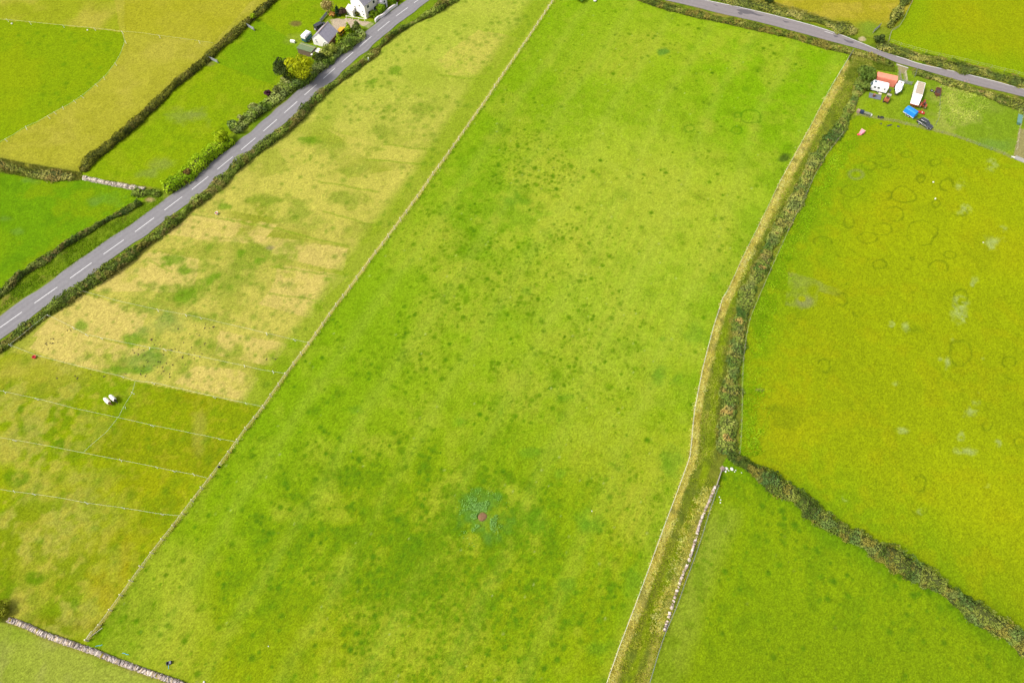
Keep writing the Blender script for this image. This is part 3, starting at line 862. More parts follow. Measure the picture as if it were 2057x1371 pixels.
mk = MB()
mk.add([(a + n)[:2] + (0.062,), (a - n)[:2] + (0.062,), (b - n)[:2] + (0.062,), (b + n)[:2] + (0.062,)], [(0, 1, 2, 3)])
a, b = P(1656, 63.5), P(1673, 68.5)
mk.add([(a + n * .6)[:2] + (0.062,), (a - n * .6)[:2] + (0.062,), (b - n * .6)[:2] + (0.062,), (b + n * .6)[:2] + (0.062,)], [(0, 1, 2, 3)])
tag(mk.build('lane_marking', PAINT), 'short white marking across the yard entrance', kind='structure')
pm = MB()
def patch(poly):
    pts = PP(smooth_path(poly + [poly[0]], 4))[:-1]
    pm.add([(p.x, p.y, 0.056) for p in pts], [tuple(range(len(pts)))])
patch([(1479, 20), (1487, 19), (1500, 20.5), (1510, 23), (1522, 29), (1534, 32), (1524, 32.5), (1510, 28.5), (1500, 29), (1490, 26)])
patch([(1481, 25), (1488, 25), (1492, 29), (1486, 30)])
patch([(1572, 41), (1577, 43), (1583, 44), (1586, 45), (1579, 46), (1573, 43)])
patch([(1674, 71), (1680, 72), (1684, 75), (1677, 75)])
patch([(1694, 78), (1704, 82), (1714, 84), (1713, 88), (1704, 86), (1697, 82)])
patch([(1433, 9), (1440, 11), (1442, 13), (1436, 11)])
pm.build('tar_patch', PATCH)['kind'] = 'structure'
bpy.data.objects['tar_patch']['label'] = 'dark damp tar patches on the lane'

# ------------------------------------------------------------------ foliage
LEAF = mat('leaf', (0.05, 0.08, 0.02), 0.75, var=0.18, vscale=1.3, spec=0.15, attr=True)
CORE = mat('hedge_core', (0.055, 0.065, 0.018), 0.95, var=0.3, vscale=2.0, spec=0.0)
BARK = mat('bark', (0.09, 0.065, 0.045), 0.9, var=0.3, vscale=6.0)
STRAW = mat('grass_blade', (0.2, 0.16, 0.05), 0.9, var=0.12, vscale=1.0, spec=0.05, attr=True)

FOL = 1.95                            # leaves shade one another: a single leaf is paler than the hedge it makes
def leaf_mesh(name, pos, nrm, size, col, parent=None, m=None, aspect=0.62):
    n = len(pos)
    nrm = nrm / (np.linalg.norm(nrm, axis=1, keepdims=True) + 1e-9)
    r = rng.normal(size=(n, 3))
    t = np.cross(nrm, r)
    t /= np.linalg.norm(t, axis=1, keepdims=True) + 1e-9
    b = np.cross(nrm, t)
    s = size[:, None]
    v = np.empty((n, 4, 3))
    v[:, 0] = pos - t * s
    v[:, 1] = pos + b * s * aspect + nrm * s * 0.15
    v[:, 2] = pos + t * s
    v[:, 3] = pos - b * s * aspect + nrm * s * 0.15
    c = np.repeat(np.clip(col, 0.004, 0.8), 4, axis=0)
    return mesh_np(name, v.reshape(-1, 3), np.arange(n * 4), 4, m or LEAF, parent, col=c)
def pal_pick(pal, f):
    """pal: list of colours dark..light; f in 0..1"""
    p = np.array([lin(c) / K for c in pal]) * FOL
    x = np.clip(f, 0, 0.999) * (len(p) - 1)
    i = x.astype(int)
    t = (x - i)[:, None]
    return p[i] * (1 - t) + p[i + 1] * t
def hedge(label, px, w, h, pal, seed, dens=60, spots=None, group='hedgerows', lump=0.55, taper=0.6, size=(0.16, 0.34), name='hedge', hvar=0.5, gaps=0.0):
    path = [Vector((p.x, p.y, 0)) for p in PP(smooth_path(px, 5), h * 0.45)]
    path = resample(path, 0.5)
    P0 = np.array([p[:] for p in path])
    org = P0[len(P0) // 2].copy()
    P0 = P0 - org
    nseg = len(P0) - 1
    T = np.gradient(P0, axis=0)
    T /= np.linalg.norm(T, axis=1, keepdims=True) + 1e-9
    N = np.stack([-T[:, 1], T[:, 0], np.zeros(len(T))], -1)
    L = nseg * 0.5
    root = thing(name, label, 'hedge', tuple(org), 0, group)
    def shape(s, th):
        """local half-width and height factors: the hedge swells and sinks along its length"""
        hw = w * 0.5 * (1 + hvar * 0.9 * (fbm(s, s * 0, 5.5, 2, seed) - 0.5) * 2)
        hh = h * (1 + hvar * (fbm(s, s * 0 + 40, 4.5, 3, seed + 3) - 0.5) * 2)
        lp = 1 + lump * (fbm(s * 1.0, th * 2.2 + 7, 1.25, 2, seed + 8) - 0.5)
        end = np.minimum(1, np.minimum(s, L - s) / 1.2 + 0.35)
        return hw * lp * end, hh * lp * end
    n = int(L * dens)
    s = rng.random(n) * L
    th = rng.random(n) * math.pi
    i = np.clip((s / 0.5).astype(int), 0, nseg - 1)
    f = (s / 0.5 - i)[:, None]
    c = P0[i] * (1 - f) + P0[i + 1] * f
    nn = N[i]
    hw, hh = shape(s, th)
    rr = 1.04 - 0.30 * rng.random(n) ** 2
    cx, sx = np.cos(th), np.sin(th)
    ca = np.sign(cx) * np.abs(cx) ** 0.8
    pos = c + nn * (ca * hw * rr)[:, None]
    pos[:, 2] += (np.abs(sx) ** taper) * hh * rr + 0.02
    out = nn * cx[:, None]
    out[:, 2] += sx
    out += rng.normal(size=(n, 3)) * 0.55
    if gaps:
        kp = fbm(s, th * 1.5, 2.2, 2, seed + 31) > gaps
        pos, out, s, th, n = pos[kp], out[kp], s[kp], th[kp], int(kp.sum())
    tone = 0.5 * fbm(s, th * 1.2, 2.6, 3, seed + 21) + 0.25 * fbm(s, th * 0, 9.0, 2, seed + 25) + 0.15 * rng.random(n) + 0.06
    col = pal_pick(pal, (tone - 0.31) / 0.36)
    if spots:
        for cc, thr, am in spots:
            m = sstep(thr, thr + 0.1, fbm(s, th * 1.3, 2.0, 2, seed + 55 + int(cc[0])))[:, None] * am
            col = col * (1 - m) + (lin(cc) * FOL / K) * m
    col *= (0.88 + 0.5 * rng.random(n))[:, None]
    sz = size[0] + (size[1] - size[0]) * rng.random(n)
    leaf_mesh('foliage', pos, out, sz, col, root)
    # woody inside
    ths = np.linspace(0, math.pi, 7)
    ks = np.arange(0, nseg + 1, 2)
    rings = []
    for k in ks:
        s1 = np.full(7, k * 0.5)
        hw, hh = shape(s1, ths)
        q = P0[k] + N[k] * (np.cos(ths) * hw * 0.80)[:, None]
        q[:, 2] = np.abs(np.sin(ths)) ** taper * hh * 0.78 - 0.05
        rings.append(q)
    v = np.concatenate(rings)
    lp = []
    for a in range(len(ks) - 1):
        for b_ in range(6):
            lp += [a * 7 + b_, a * 7 + b_ + 1, (a + 1) * 7 + b_ + 1, (a + 1) * 7 + b_]
    if not gaps:
        mesh_np('branches', v, np.array(lp), 4, CORE, root)
    return root
translucent(LEAF, 0.3)
translucent(STRAW, 0.5)
DG = [(68, 86, 28), (94, 112, 36), (120, 138, 46), (148, 162, 66)]
OL = [(84, 96, 32), (118, 128, 44), (146, 148, 62), (172, 166, 88)]
hedge('long dark clipped hedge dividing the top left meadow from the green strip', HEDGE_FIELD, 2.5, 1.6, [(52, 60, 20), (80, 86, 24), (110, 112, 32), (128, 130, 44)], 11, 85, [((120, 112, 50), 0.6, 0.6)])
hedge('thin straggling hedge on the verge between the road and the deep green pasture', HEDGE_NWROAD, 1.9, 1.3, [(56, 76, 30), (84, 104, 38), (112, 126, 48), (134, 140, 66)], 12, 60, [((140, 120, 70), 0.58, 0.6)], hvar=0.8)
hedge('long dark hedge between the road and the straw coloured paddock', HEDGE_SEROAD, 2.7, 1.35, DG, 13, 95, [((140, 124, 60), 0.56, 0.6), ((150, 130, 78), 0.66, 0.5)], hvar=0.9)
hedge('low brownish overgrown bank at the foot of the straw meadow', HEDGE_C, 3.2, 0.9, OL, 14, 60, [((150, 122, 66), 0.55, 0.6)], hvar=0.8)
hedge('bright green trimmed hedge beside the road near the short stone wall', [(330, 382), (352, 366), (372, 352), (400, 328), (430, 303), (462, 276)], 4.4, 2.6, [(108, 146, 8), (138, 172, 14), (160, 188, 24), (178, 200, 44)], 15, 130, [((128, 104, 46), 0.66, 0.7)], hvar=0.3)
hedge('dark mixed garden hedge between the road and the cottage buildings', [(466, 262), (496, 238), (525, 217), (552, 195), (577, 176), (600, 163), (622, 148), (640, 134), (659, 119), (679, 103), (697, 89), (716, 75), (728, 64)], 4.0, 2.2, [(80, 106, 32), (110, 136, 42), (138, 160, 56), (172, 184, 92)], 16, 110, [((160, 168, 96), 0.6, 0.6), ((120, 140, 80), 0.56, 0.5)], hvar=0.8)
hedge('hedge along the near side of the lane above the bright green pasture', R2_HEDGE, 2.4, 1.2, [(70, 86, 26), (98, 112, 36), (128, 136, 48), (156, 152, 76)], 17, 85, [((146, 132, 58), 0.52, 0.7)], hvar=0.5)
hedge('hedge between the lane and the grassy yard', R2_HEDGE_E, 2.8, 1.1, OL, 18, 85, [((92, 110, 40), 0.5, 0.7), ((190, 160, 100), 0.72, 0.5)], hvar=0.6)
hedge('thick diagonal hedge between the mustard pasture and the green pasture below', HEDGE_SE, 3.4, 2.1, [(50, 72, 24), (80, 100, 32), (110, 124, 44), (132, 140, 58)], 19, 170, [((140, 126, 52), 0.58, 0.6), ((96, 128, 66), 0.58, 0.5)], hvar=0.6, lump=1.1, size=(0.13, 0.28))
hedge('scruffy bramble hedge full of brown bracken along the green lane', SCRUB, 3.4, 0.65, [(70, 100, 36), (104, 128, 46), (134, 148, 58), (160, 164, 80)], 20, 120, [((206, 164, 96), 0.70, 0.6), ((160, 144, 72), 0.58, 0.5), ((84, 112, 60), 0.58, 0.5)], hvar=0.7, lump=0.7)
hedge('rough overgrown verge bank on the far side of the lane, left of the field entrance', [(1440, -12), (1500, 5), (1560, 20), (1620, 34), (1680, 52), (1720, 66)], 4.6, 0.9, OL, 22, 85, [((100, 116, 48), 0.5, 0.6)], hvar=0.9)
hedge('rough overgrown verge bank on the far side of the lane, below the wire fence', [(1762, 88), (1790, 98), (1830, 110), (1880, 124), (1940, 138), (2000, 152), (2057, 168), (2150, 190)], 4.0, 1.0, OL, 23, 85, [((86, 106, 44), 0.52, 0.7)], hvar=0.8)
hedge('overgrown bank climbing beside the wire fence at top right', [(1832, -40), (1818, 0), (1806, 20), (1796, 38), (1786, 54)], 3.6, 1.1, OL, 24, 75, [((92, 110, 44), 0.52, 0.6)], hvar=0.8)
hedge('narrow dark hedge at the right edge of the yard', [(2055, 203), (2052, 216), (2050, 231)], 1.0, 1.0, DG, 25, 60, [((120, 110, 90), 0.55, 0.6)])
hedge('short shrubby row at the end of the stone wall by the road', [(266, 384), (286, 388), (306, 384), (318, 392)], 2.6, 1.2, [(66, 92, 30), (96, 122, 36), (126, 144, 52)], 26, 80)

def tree(name, label, u, v, h, r, pal, seed, n=900, form='round', cat='tree', group=None, size=(0.16, 0.34), trunk=0.18):
    b = P(u, v)
    root = thing(name, label, cat, (b.x, b.y, 0), random.random() * 6, group)
    rs = np.random.default_rng(seed)
    lumps = []
    if form == 'cone':
        for k in range(14):
            z = h * (0.12 + 0.86 * k / 13)
            rad = r * (1 - (k / 13) ** 1.4) * 0.62 + 0.12
            a = rs.random() * 6.28
            q = rad * 0.45
            lumps.append((q * math.cos(a), q * math.sin(a), z, rad, h * 0.12))
    elif form == 'palm':
        for k in range(26):
            a = k * 2.4
            t = (k % 5) / 5
            lumps.append((r * (0.35 + 0.4 * t) * math.cos(a), r * (0.35 + 0.4 * t) * math.sin(a), h * (0.55 + 0.4 * rs.random()), r * 0.34, r * 0.3))
    else:
        m = max(7, int(10 + r * 2))
        for k in range(m):
            a = k * 2.39996 + rs.random()
            q = math.sqrt((k + 0.5) / m) * r * 0.68
            z = h * 0.5 + (h * 0.28) * (1 - (q / r) ** 2) * rs.uniform(0.4, 1.25) + rs.uniform(-0.25, 0.1) * h
            rad = r * rs.uniform(0.26, 0.46)
            lumps.append((q * math.cos(a), q * math.sin(a), max(rad * 0.7, z), rad, rad * rs.uniform(0.7, 1.0)))
    lm = np.array(lumps)
    w = lm[:, 3] ** 2
    k = rs.choice(len(lm), n, p=w / w.sum())
    dirs = rs.normal(size=(n, 3))
    dirs /= np.linalg.norm(dirs, axis=1, keepdims=True)
    dirs[:, 2] = np.where(rs.random(n) < 0.6, np.abs(dirs[:, 2]), dirs[:, 2])
    rr = 1.05 - 0.35 * rs.random(n) ** 2
    pos = lm[k, :3] + dirs * np.stack([lm[k, 3], lm[k, 3], lm[k, 4]], -1) * rr[:, None]
    pos[:, 2] = np.maximum(pos[:, 2], 0.05)
    tone = rs.random(len(lm))[k] * 0.6 + rs.random(n) * 0.4
    col = pal_pick(pal, tone) * (0.8 + 0.4 * rs.random(n))[:, None]
    sz = (size[0] + (size[1] - size[0]) * rs.random(n))
    leaf_mesh('crown', pos, dirs + rs.normal(size=(n, 3)) * 0.5, sz, col, root)
    t = MB()
    top = h * (0.9 if form == 'cone' else 0.62)
    t.cyl((0, 0, -0.1), (0.05, 0.03, top * 0.55), trunk, trunk * 0.7, 8)
    t.cyl((0.05, 0.03, top * 0.55), (0.0, 0.1, top), trunk * 0.7, trunk * 0.25, 8)
    if form != 'cone':
        for q in range(5):
            l = lumps[(q * 2 + 1) % len(lumps)]
            t.cyl((0.03, 0.02, top * (0.3 + 0.1 * q)), (l[0] * 0.8, l[1] * 0.8, l[2]), trunk * 0.5, trunk * 0.15, 6)
    t.build('trunk', BARK, root)
    return root
YG = [(130, 142, 0), (168, 178, 4), (198, 202, 12), (216, 214, 34)]
BG = [(104, 142, 6), (138, 170, 10), (166, 190, 24), (186, 202, 50)]
DK = [(48, 62, 24), (72, 88, 32), (98, 112, 46)]
PO = [(116, 126, 56), (154, 162, 80), (184, 188, 112), (206, 206, 144)]
tree('leafy_tree', 'big yellow green tree beside the green roofed shed', 611, 164, 9.6, 4.2, YG, 31, 4600)
tree('leafy_tree', 'dark bushy tree left of the yellow green tree', 575, 160, 7.6, 3.5, DK, 32, 2600)
tree('bush', 'pale olive bush in front of the dark bushy tree', 578, 172, 2.8, 2.0, PO, 33, 700, cat='bush')
tree('bush', 'light green spotted bush below the white garage gable', 664, 114, 4.4, 2.9, [(92, 110, 44), (136, 150, 56), (176, 184, 70), (206, 206, 110)], 34, 1100, cat='bush')
tree('bush', 'dark bush between the shed and the road', 646, 126, 3.4, 2.2, DK, 35, 900, cat='bush')
tree('bush', 'small round mid green bush beside the white store', 634, 120, 2.6, 1.2, [(84, 110, 20), (120, 140, 24), (146, 160, 36)], 36, 400, cat='bush')
tree('conifer', 'slim yellow green conifer at the garage corner', 683, 90, 4.4, 1.3, BG, 37, 700, 'cone')
tree('conifer', 'second slim conifer, to the right of the yellow car', 702, 68, 4.2, 1.5, BG, 38, 800, 'cone')
tree('bush', 'dark green bush at the mouth of the gravel drive', 718, 64, 3.6, 1.7, [(70, 84, 34), (98, 112, 48), (128, 140, 64)], 39, 800, cat='bush')
tree('bush', 'low dark bush below the slim conifer', 708, 80, 2.2, 1.9, [(66, 86, 24), (94, 116, 34), (122, 140, 46)], 40, 700, cat='bush')
tree('bush', 'brown twiggy bush set in the bright green roadside hedge', 382, 356, 3.4, 1.1, [(96, 78, 34), (128, 104, 48), (150, 130, 62)], 41, 500, cat='bush')
tree('leafy_tree', 'round topped bright green tree rising from the end of the roadside hedge', 450, 286, 4.6, 2.5, [(124, 158, 4), (158, 184, 10), (182, 202, 24), (200, 214, 48)], 42, 1900)
tree('bush', 'dusty green shrub on the roadside right of the round topped tree', 470, 258, 3.0, 1.7, [(80, 104, 44), (112, 136, 66), (140, 160, 88)], 43, 500, cat='bush')
tree('bush', 'pale feathery shrub, lower one of the roadside pair', 488, 246, 3.0, 1.1, PO, 44, 420, cat='bush')
tree('bush', 'pale feathery shrub, upper one of the roadside pair', 514, 226, 3.2, 1.7, PO, 45, 600, cat='bush')
tree('bush', 'purple leaved shrub in the roadside hedge', 541, 194, 2.4, 1.3, [(70, 36, 50), (98, 54, 70), (118, 76, 84)], 46, 420, cat='bush')
tree('bush', 'dark olive shrub right of the purple shrub', 562, 188, 2.6, 1.9, [(82, 92, 40), (118, 124, 60), (146, 150, 84)], 47, 600, cat='bush')
tree('bush', 'yellow green bush poking out of the dark clipped hedge', 511, 42, 3.0, 1.0, BG, 48, 350, cat='bush')
tree('palm_shrub', 'tall straw coloured spiky shrub in the cottage garden', 661, 28, 4.2, 2.3, [(134, 116, 56), (172, 154, 84), (198, 186, 120)], 49, 900, 'palm', cat='bush')
tree('bush', 'orange flowering bush beside the spiky shrub', 669, 34, 2.0, 1.2, [(176, 128, 50), (214, 160, 84), (226, 190, 110)], 50, 420, cat='bush')
tree('conifer', 'small dark conifer left of the cottage', 680, 31, 3.6, 1.2, [(28, 50, 26), (44, 70, 36), (66, 92, 46)], 51, 600, 'cone')
tree('bush', 'dark purple bush between the conifer and the cottage', 690, 30, 2.2, 1.6, [(62, 40, 40), (90, 66, 54), (104, 92, 60)], 52, 450, cat='bush')
tree('bush', 'bright green round bush against the front wall of the cottage', 767, 27, 2.8, 1.9, [(92, 134, 2), (122, 158, 4), (150, 178, 18)], 53, 900, cat='bush')
tree('bush', 'mid green bush left of the round bush at the cottage', 752, 35, 2.0, 1.7, [(84, 112, 10), (112, 140, 16), (136, 158, 30)], 54, 600, cat='bush')
tree('bush', 'low brown green bush under the cottage gable', 719, 31, 1.4, 1.2, [(84, 92, 40), (120, 122, 50)], 55, 300, cat='bush')
tree('bush', 'maroon bush at the far end of the white garden wall', 799, 4, 1.8, 1.2, [(76, 22, 40), (100, 34, 56)], 56, 350, cat='bush')
tree('bush', 'leafy green bush right of the cottage porch', 789, 11, 2.2, 1.5, [(84, 120, 6), (112, 146, 10), (140, 164, 24)], 57, 500, cat='bush')
tree('bush', 'dark clump of trees above the red container', 1738, 157, 3.0, 3.2, [(78, 104, 36), (106, 132, 46), (138, 156, 64)], 58, 2400, cat='bush')
tree('bush', 'dark bush left of the white caravan', 1733, 178, 2.2, 2.0, [(80, 104, 36), (110, 132, 48), (144, 156, 70)], 59, 1100, cat='bush')
tree('bush', 'dark rounded bush beside the lane by the field entrance', 1764, 86, 2.4, 2.2, [(60, 76, 30), (84, 100, 40), (112, 124, 52)], 60, 1200, cat='bush')
tree('bush', 'dark evergreen bush on the lane verge at the top', 1542, 8, 2.6, 1.5, [(44, 62, 22), (64, 82, 30), (86, 100, 40)], 61, 800, cat='bush')
tree('bush', 'green bush at the top edge of the bright green pasture', 1166, 0, 2.0, 2.2, [(92, 134, 34), (124, 160, 56), (150, 180, 84)], 62, 700, cat='bush')
tree('bush', 'olive bush beside the stone wall at the left edge', 8, 1228, 2.2, 2.2, [(92, 104, 14), (128, 134, 24), (156, 158, 44)], 63, 2000, cat='bush', size=(0.1, 0.22))
tree('bush', 'small rounded bush on the lower side of the diagonal hedge', 1640, 1046, 1.8, 0.9, [(84, 104, 40), (112, 130, 52), (130, 146, 62)], 64, 420, cat='bush', size=(0.1, 0.22))
tree('bush', 'olive brown bush on the lower side of the diagonal hedge', 1594, 1004, 1.8, 1.0, [(112, 110, 40), (140, 134, 52), (154, 150, 66)], 65, 420, cat='bush', size=(0.1, 0.22))

# ------------------------------------------------------------------ long grass
def Pn(u, v):
    x = (u - CU) / FPX; y = (v - CV) / FPX
    dz = math.sin(PITCH) + y * math.cos(PITCH)
    t = CAM_H / dz
    return np.stack([x * t, (math.cos(PITCH) - y * math.sin(PITCH)) * t, np.zeros_like(x)], -1)
def tufts(name, label, poly, n, h, pal, seed, w=0.07, blades=3, clump=0.3, jit=8):
    rs = np.random.default_rng(seed)
    pu = np.array(poly)
    lo, hi = pu.min(0), pu.max(0)
    us, vs = [], []
    have = 0
    while have < n:
        u = rs.uniform(lo[0], hi[0], n * 3); v = rs.uniform(lo[1], hi[1], n * 3)
        w0 = Pn(u, v)
        k = inside(poly, u + (fbm(w0[:, 0], w0[:, 1], 2.5, 2, seed) - .5) * jit + rs.normal(size=n * 3) * jit * .2, v) & (fbm(w0[:, 0], w0[:, 1], 1.6, 2, seed + 1) > clump - 0.12 * rs.random(n * 3))
        if not k.any(): break
        us.append(u[k]); vs.append(v[k]); have += int(k.sum())
    u = np.concatenate(us)[:n]; v = np.concatenate(vs)[:n]
    p = Pn(u, v)
    n = len(p)
    p = np.repeat(p, blades, 0) + rs.normal(size=(n * blades, 3)) * [0.1, 0.1, 0]
    m = len(p)
    hh = h * (0.5 + 0.8 * rs.random(m))
    a = rs.random(m) * 2 * math.pi
    side = np.stack([np.cos(a), np.sin(a), np.zeros(m)], -1) * (w * (0.6 + rs.random(m)))[:, None]
    la = rs.random(m) * 2 * math.pi
    lean = np.stack([np.cos(la), np.sin(la), np.zeros(m)], -1) * (hh * (0.25 + 0.75 * rs.random(m)))[:, None] + np.array([0.25, -0.2, 0]) * h
    vtx = np.empty((m, 3, 3))
    vtx[:, 0] = p - side
    vtx[:, 1] = p + side
    vtx[:, 2] = p + lean
    vtx[:, 2, 2] += hh
    vtx[:, 0, 2] -= 0.04; vtx[:, 1, 2] -= 0.04
    tone = 0.55 * fbm(p[:, 0], p[:, 1], 3.0, 2, seed + 4) + 0.45 * rs.random(m)
    col = np.minimum(pal_pick(pal, (tone - 0.2) / 0.6) * 1.35, 0.75)
    o = mesh_np(name, vtx.reshape(-1, 3), np.arange(m * 3), 3, STRAW, col=np.repeat(col, 3, 0))
    return tag(o, label, kind='stuff')
def band(line, o0, o1):
    """polygon between two horizontal pixel offsets of a line"""
    return [(u + o0, v) for u, v in line] + [(u + o1, v) for u, v in line[::-1]]
SP = [(168, 160, 56), (204, 194, 92), (222, 212, 122), (234, 226, 150)]
GP = [(92, 116, 30), (122, 140, 42), (146, 156, 54), (176, 172, 84)]
TWs = smooth_path(TW, 3)
tufts('long_grass', 'straw coloured long grass along the lane fence', band(TWs, 2, 15), 9000, 0.35, SP, 71, jit=14)
tufts('long_grass', 'rough green grass in the middle of the lane', band([p for p in TWs if p[1] < 960], 15, 48), 9000, 0.3, [(112, 138, 24), (140, 160, 34), (160, 172, 52), (188, 184, 88)], 72)
tufts('long_grass', 'dry grass beside the tumbled stone wall', [(u - 30, v) for u, v in WALL] + [(u - 2, v) for u, v in WALL[::-1]], 2000, 0.35, SP, 73, jit=24)
tufts('long_grass', 'green grass at the foot of the lane', band([p for p in TWs if p[1] > 950], 14, 84), 7000, 0.25, [(116, 140, 16), (142, 160, 26), (164, 172, 48), (198, 186, 88)], 74)
tufts('long_grass', 'lush grass along the edge of the mustard pasture', band(TE, 0, 34), 6000, 0.3, [(106, 148, 8), (132, 170, 14), (154, 186, 24), (170, 196, 44)], 75, jit=46)
tufts('long_grass', 'dry grass under the post and rail fence', band(FENCE, -2.5, 1.5), 2600, 0.22, SP, 76)
tufts('long_grass', 'seeding grass in the yard', [(1880, 172), (1950, 186), (1985, 204), (1950, 240), (1905, 258), (1880, 215)], 2200, 0.4, [(130, 164, 34), (162, 184, 58), (190, 198, 92), (212, 210, 124)], 77, jit=50)
tufts('long_grass', 'grass on the verge between the road and the hedge', [(-20, 640), (120, 548), (260, 452), (330, 402), (320, 396), (280, 412), (160, 480), (60, 545), (-20, 600)], 5000, 0.3, [(104, 136, 20), (132, 160, 26), (152, 176, 44)], 78)
tufts('long_grass', 'grass below the overgrown bank at left', [(0, 318), (120, 340), (165, 346), (165, 362), (100, 364), (0, 346)], 3500, 0.4, [(98, 110, 40), (130, 134, 54), (166, 156, 80)], 79)
tufts('long_grass', 'rough grass on the far verge of the lane', [(1430, -6), (1520, 14), (1600, 32), (1720, 72), (1725, 60), (1620, 22), (1520, -4), (1450, -20)], 4500, 0.4, [(116, 124, 40), (150, 148, 62), (182, 172, 90)], 80)
tufts('long_grass', 'pale weeds growing in the field corner by the lane', [(1712, 106), (1760, 120), (1795, 133), (1800, 146), (1750, 138), (1715, 150), (1690, 180), (1700, 140)], 3500, 0.45, GP, 81)
tufts('long_grass', 'rough brownish grass at the foot of the bramble hedge', [(u - 24, v) for u, v in SCRUB if v > 380] + [(u - 2, v) for u, v in SCRUB[::-1] if v > 380], 7000, 0.35, [(92, 116, 40), (124, 136, 52), (152, 150, 66), (186, 170, 92)], 82, jit=16)
# nettles round the bare patch
rs = np.random.default_rng(90)
n = 2400
q = rs.normal(size=(n * 3, 2)) * [18, 19] + [969, 1036]
keepn = (np.hypot((q[:, 0] - 969) / 11, (q[:, 1] - 1038) / 12) > 1.0)
w0 = Pn(q[:, 0], q[:, 1])
keepn &= fbm(w0[:, 0], w0[:, 1], 2.0, 2, 91) > 0.52
q, w0 = q[keepn][:n], w0[keepn][:n]
w0[:, 2] = 0.1 + 0.3 * rs.random(len(w0))
leaf_mesh('nettles', w0, rs.normal(size=w0.shape) * 0.5 + [0, 0, 1], 0.06 + 0.09 * rs.random(len(w0)), pal_pick([(110, 158, 48), (130, 176, 78), (150, 194, 104)], rs.random(len(w0))))
tag(bpy.data.objects['nettles'], 'blue green nettles ringing the bare earth patch', kind='stuff')
# droppings on the paddock
dm_ = mat('dung', (0.07, 0.055, 0.025), 0.95)
dp = MB()
for u, v, su, sv, k in ((320, 705, 70, 34, 34), (300, 750, 50, 14, 14), (100, 690, 30, 12, 9), (395, 690, 20, 26, 10), (420, 660, 12, 10, 7), (545, 720, 16, 5, 5), (160, 755, 60, 10, 5), (135, 665, 16, 4, 3)):
    for j in range(k):
        b = P(u + random.gauss(0, su * 0.5), v + random.gauss(0, sv * 0.5))
        z0 = zat(b.x, b.y)
        s = random.uniform(0.10, 0.22)
        for e in range(3):
            o = Vector((random.gauss(0, s * .5), random.gauss(0, s * .5), 0))
            dp.cyl(b + o + Vector((0, 0, z0 - 0.05)), b + o + Vector((0, 0, z0 + 0.12)), s * 0.8, s * 0.35, 7)
tag(dp.build('droppings', dm_), 'dark horse droppings scattered on the straw coloured paddock', kind='stuff')

# ------------------------------------------------------------------ stone walls
STONE = mat('stone', (0.3, 0.27, 0.25), 0.9, var=0.22, vscale=3.0, attr=True)
def stone_box(verts, cols, c, d, rz, cc, rs):
    x, y, z = d[0] / 2, d[1] / 2, d[2] / 2
    pts = np.array([(-x, -y, -z), (x, -y, -z), (x, y, -z), (-x, y, -z), (-x * .82, -y * .82, z), (x * .82, -y * .82, z), (x * .82, y * .82, z), (-x * .82, y * .82, z)])
    pts += rs.normal(size=(8, 3)) * np.array(d) * 0.08
    ca, sa = math.cos(rz), math.sin(rz)
    pts = np.stack([pts[:, 0] * ca - pts[:, 1] * sa, pts[:, 0] * sa + pts[:, 1] * ca, pts[:, 2]], -1) + c
    verts.append(pts)
    cols.append(np.tile(cc, (8, 1)))
BOXF = np.array([(3, 2, 1, 0), (4, 5, 6, 7), (0, 1, 5, 4), (1, 2, 6, 5), (2, 3, 7, 6), (3, 0, 4, 7)])
def stone_wall(label, px, w, h, seed, pal, ruin=0.0, lichen=0.1, group='dry stone walls'):
    rs = np.random.default_rng(seed)
    path = resample([Vector((p.x, p.y, 0)) for p in PP(px, h * 0.5)], 0.30)
    org = np.array(path[len(path) // 2][:])
    V_, C_ = [], []
    for i in range(len(path) - 1):
        a, b = path[i], path[i + 1]
        t = (b - a).normalized()
        nn = np.array((-t.y, t.x, 0))
        rz = math.atan2(t.y, t.x)
        hh = h * (1 - ruin * float(fbm(np.array(i * 0.3), np.array(1.0), 3.0, 2, seed)) * 1.1)
        rows = max(1, int(hh / 0.22))
        for k in range(rows):
            ww = w * (1 - 0.25 * k / max(1, rows))
            for sgn in ((-1, 1) if k < rows - 1 else (0,)):
                if rs.random() < ruin * 0.25: continue
                cc = np.array(lin(pal[rs.integers(len(pal))])) / K * 1.5 * rs.uniform(0.6, 1.25)
                if rs.random() < lichen: cc = np.array(lin((190, 170, 40))) / K
                c = np.array(a[:]) - org + nn * sgn * ww * 0.27 + [0, 0, 0.1 + k * 0.21] + rs.normal(size=3) * 0.04
                dd = (rs.uniform(0.24, 0.42), ww * (0.52 if sgn else rs.uniform(0.8, 1.1)), 0.24 if sgn else 0.3)
                stone_box(V_, C_, c, dd, rz + rs.normal() * 0.25, cc, rs)
    v = np.concatenate(V_)
    nb = len(V_)
    lp = (BOXF[None] + np.arange(nb)[:, None, None] * 8).ravel()
    o = mesh_np('stone_wall', v, lp, 4, STONE, col=np.concatenate(C_), loc=tuple(org))
    return tag(o, label, 'wall', group)
GREY = [(206, 192, 182), (186, 172, 164), (222, 206, 190), (170, 152, 140), (200, 180, 152)]
stone_wall('pale dry stone wall running across the bottom left corner', BL_WALL, 1.0, 0.95, 5, GREY, 0.25, 0.03)
stone_wall('tumbled dry stone wall along the lower part of the green lane', WALL, 0.6, 0.7, 6, [(228, 208, 198), (206, 186, 174), (182, 162, 146), (238, 222, 208)], 0.75, 0.0)
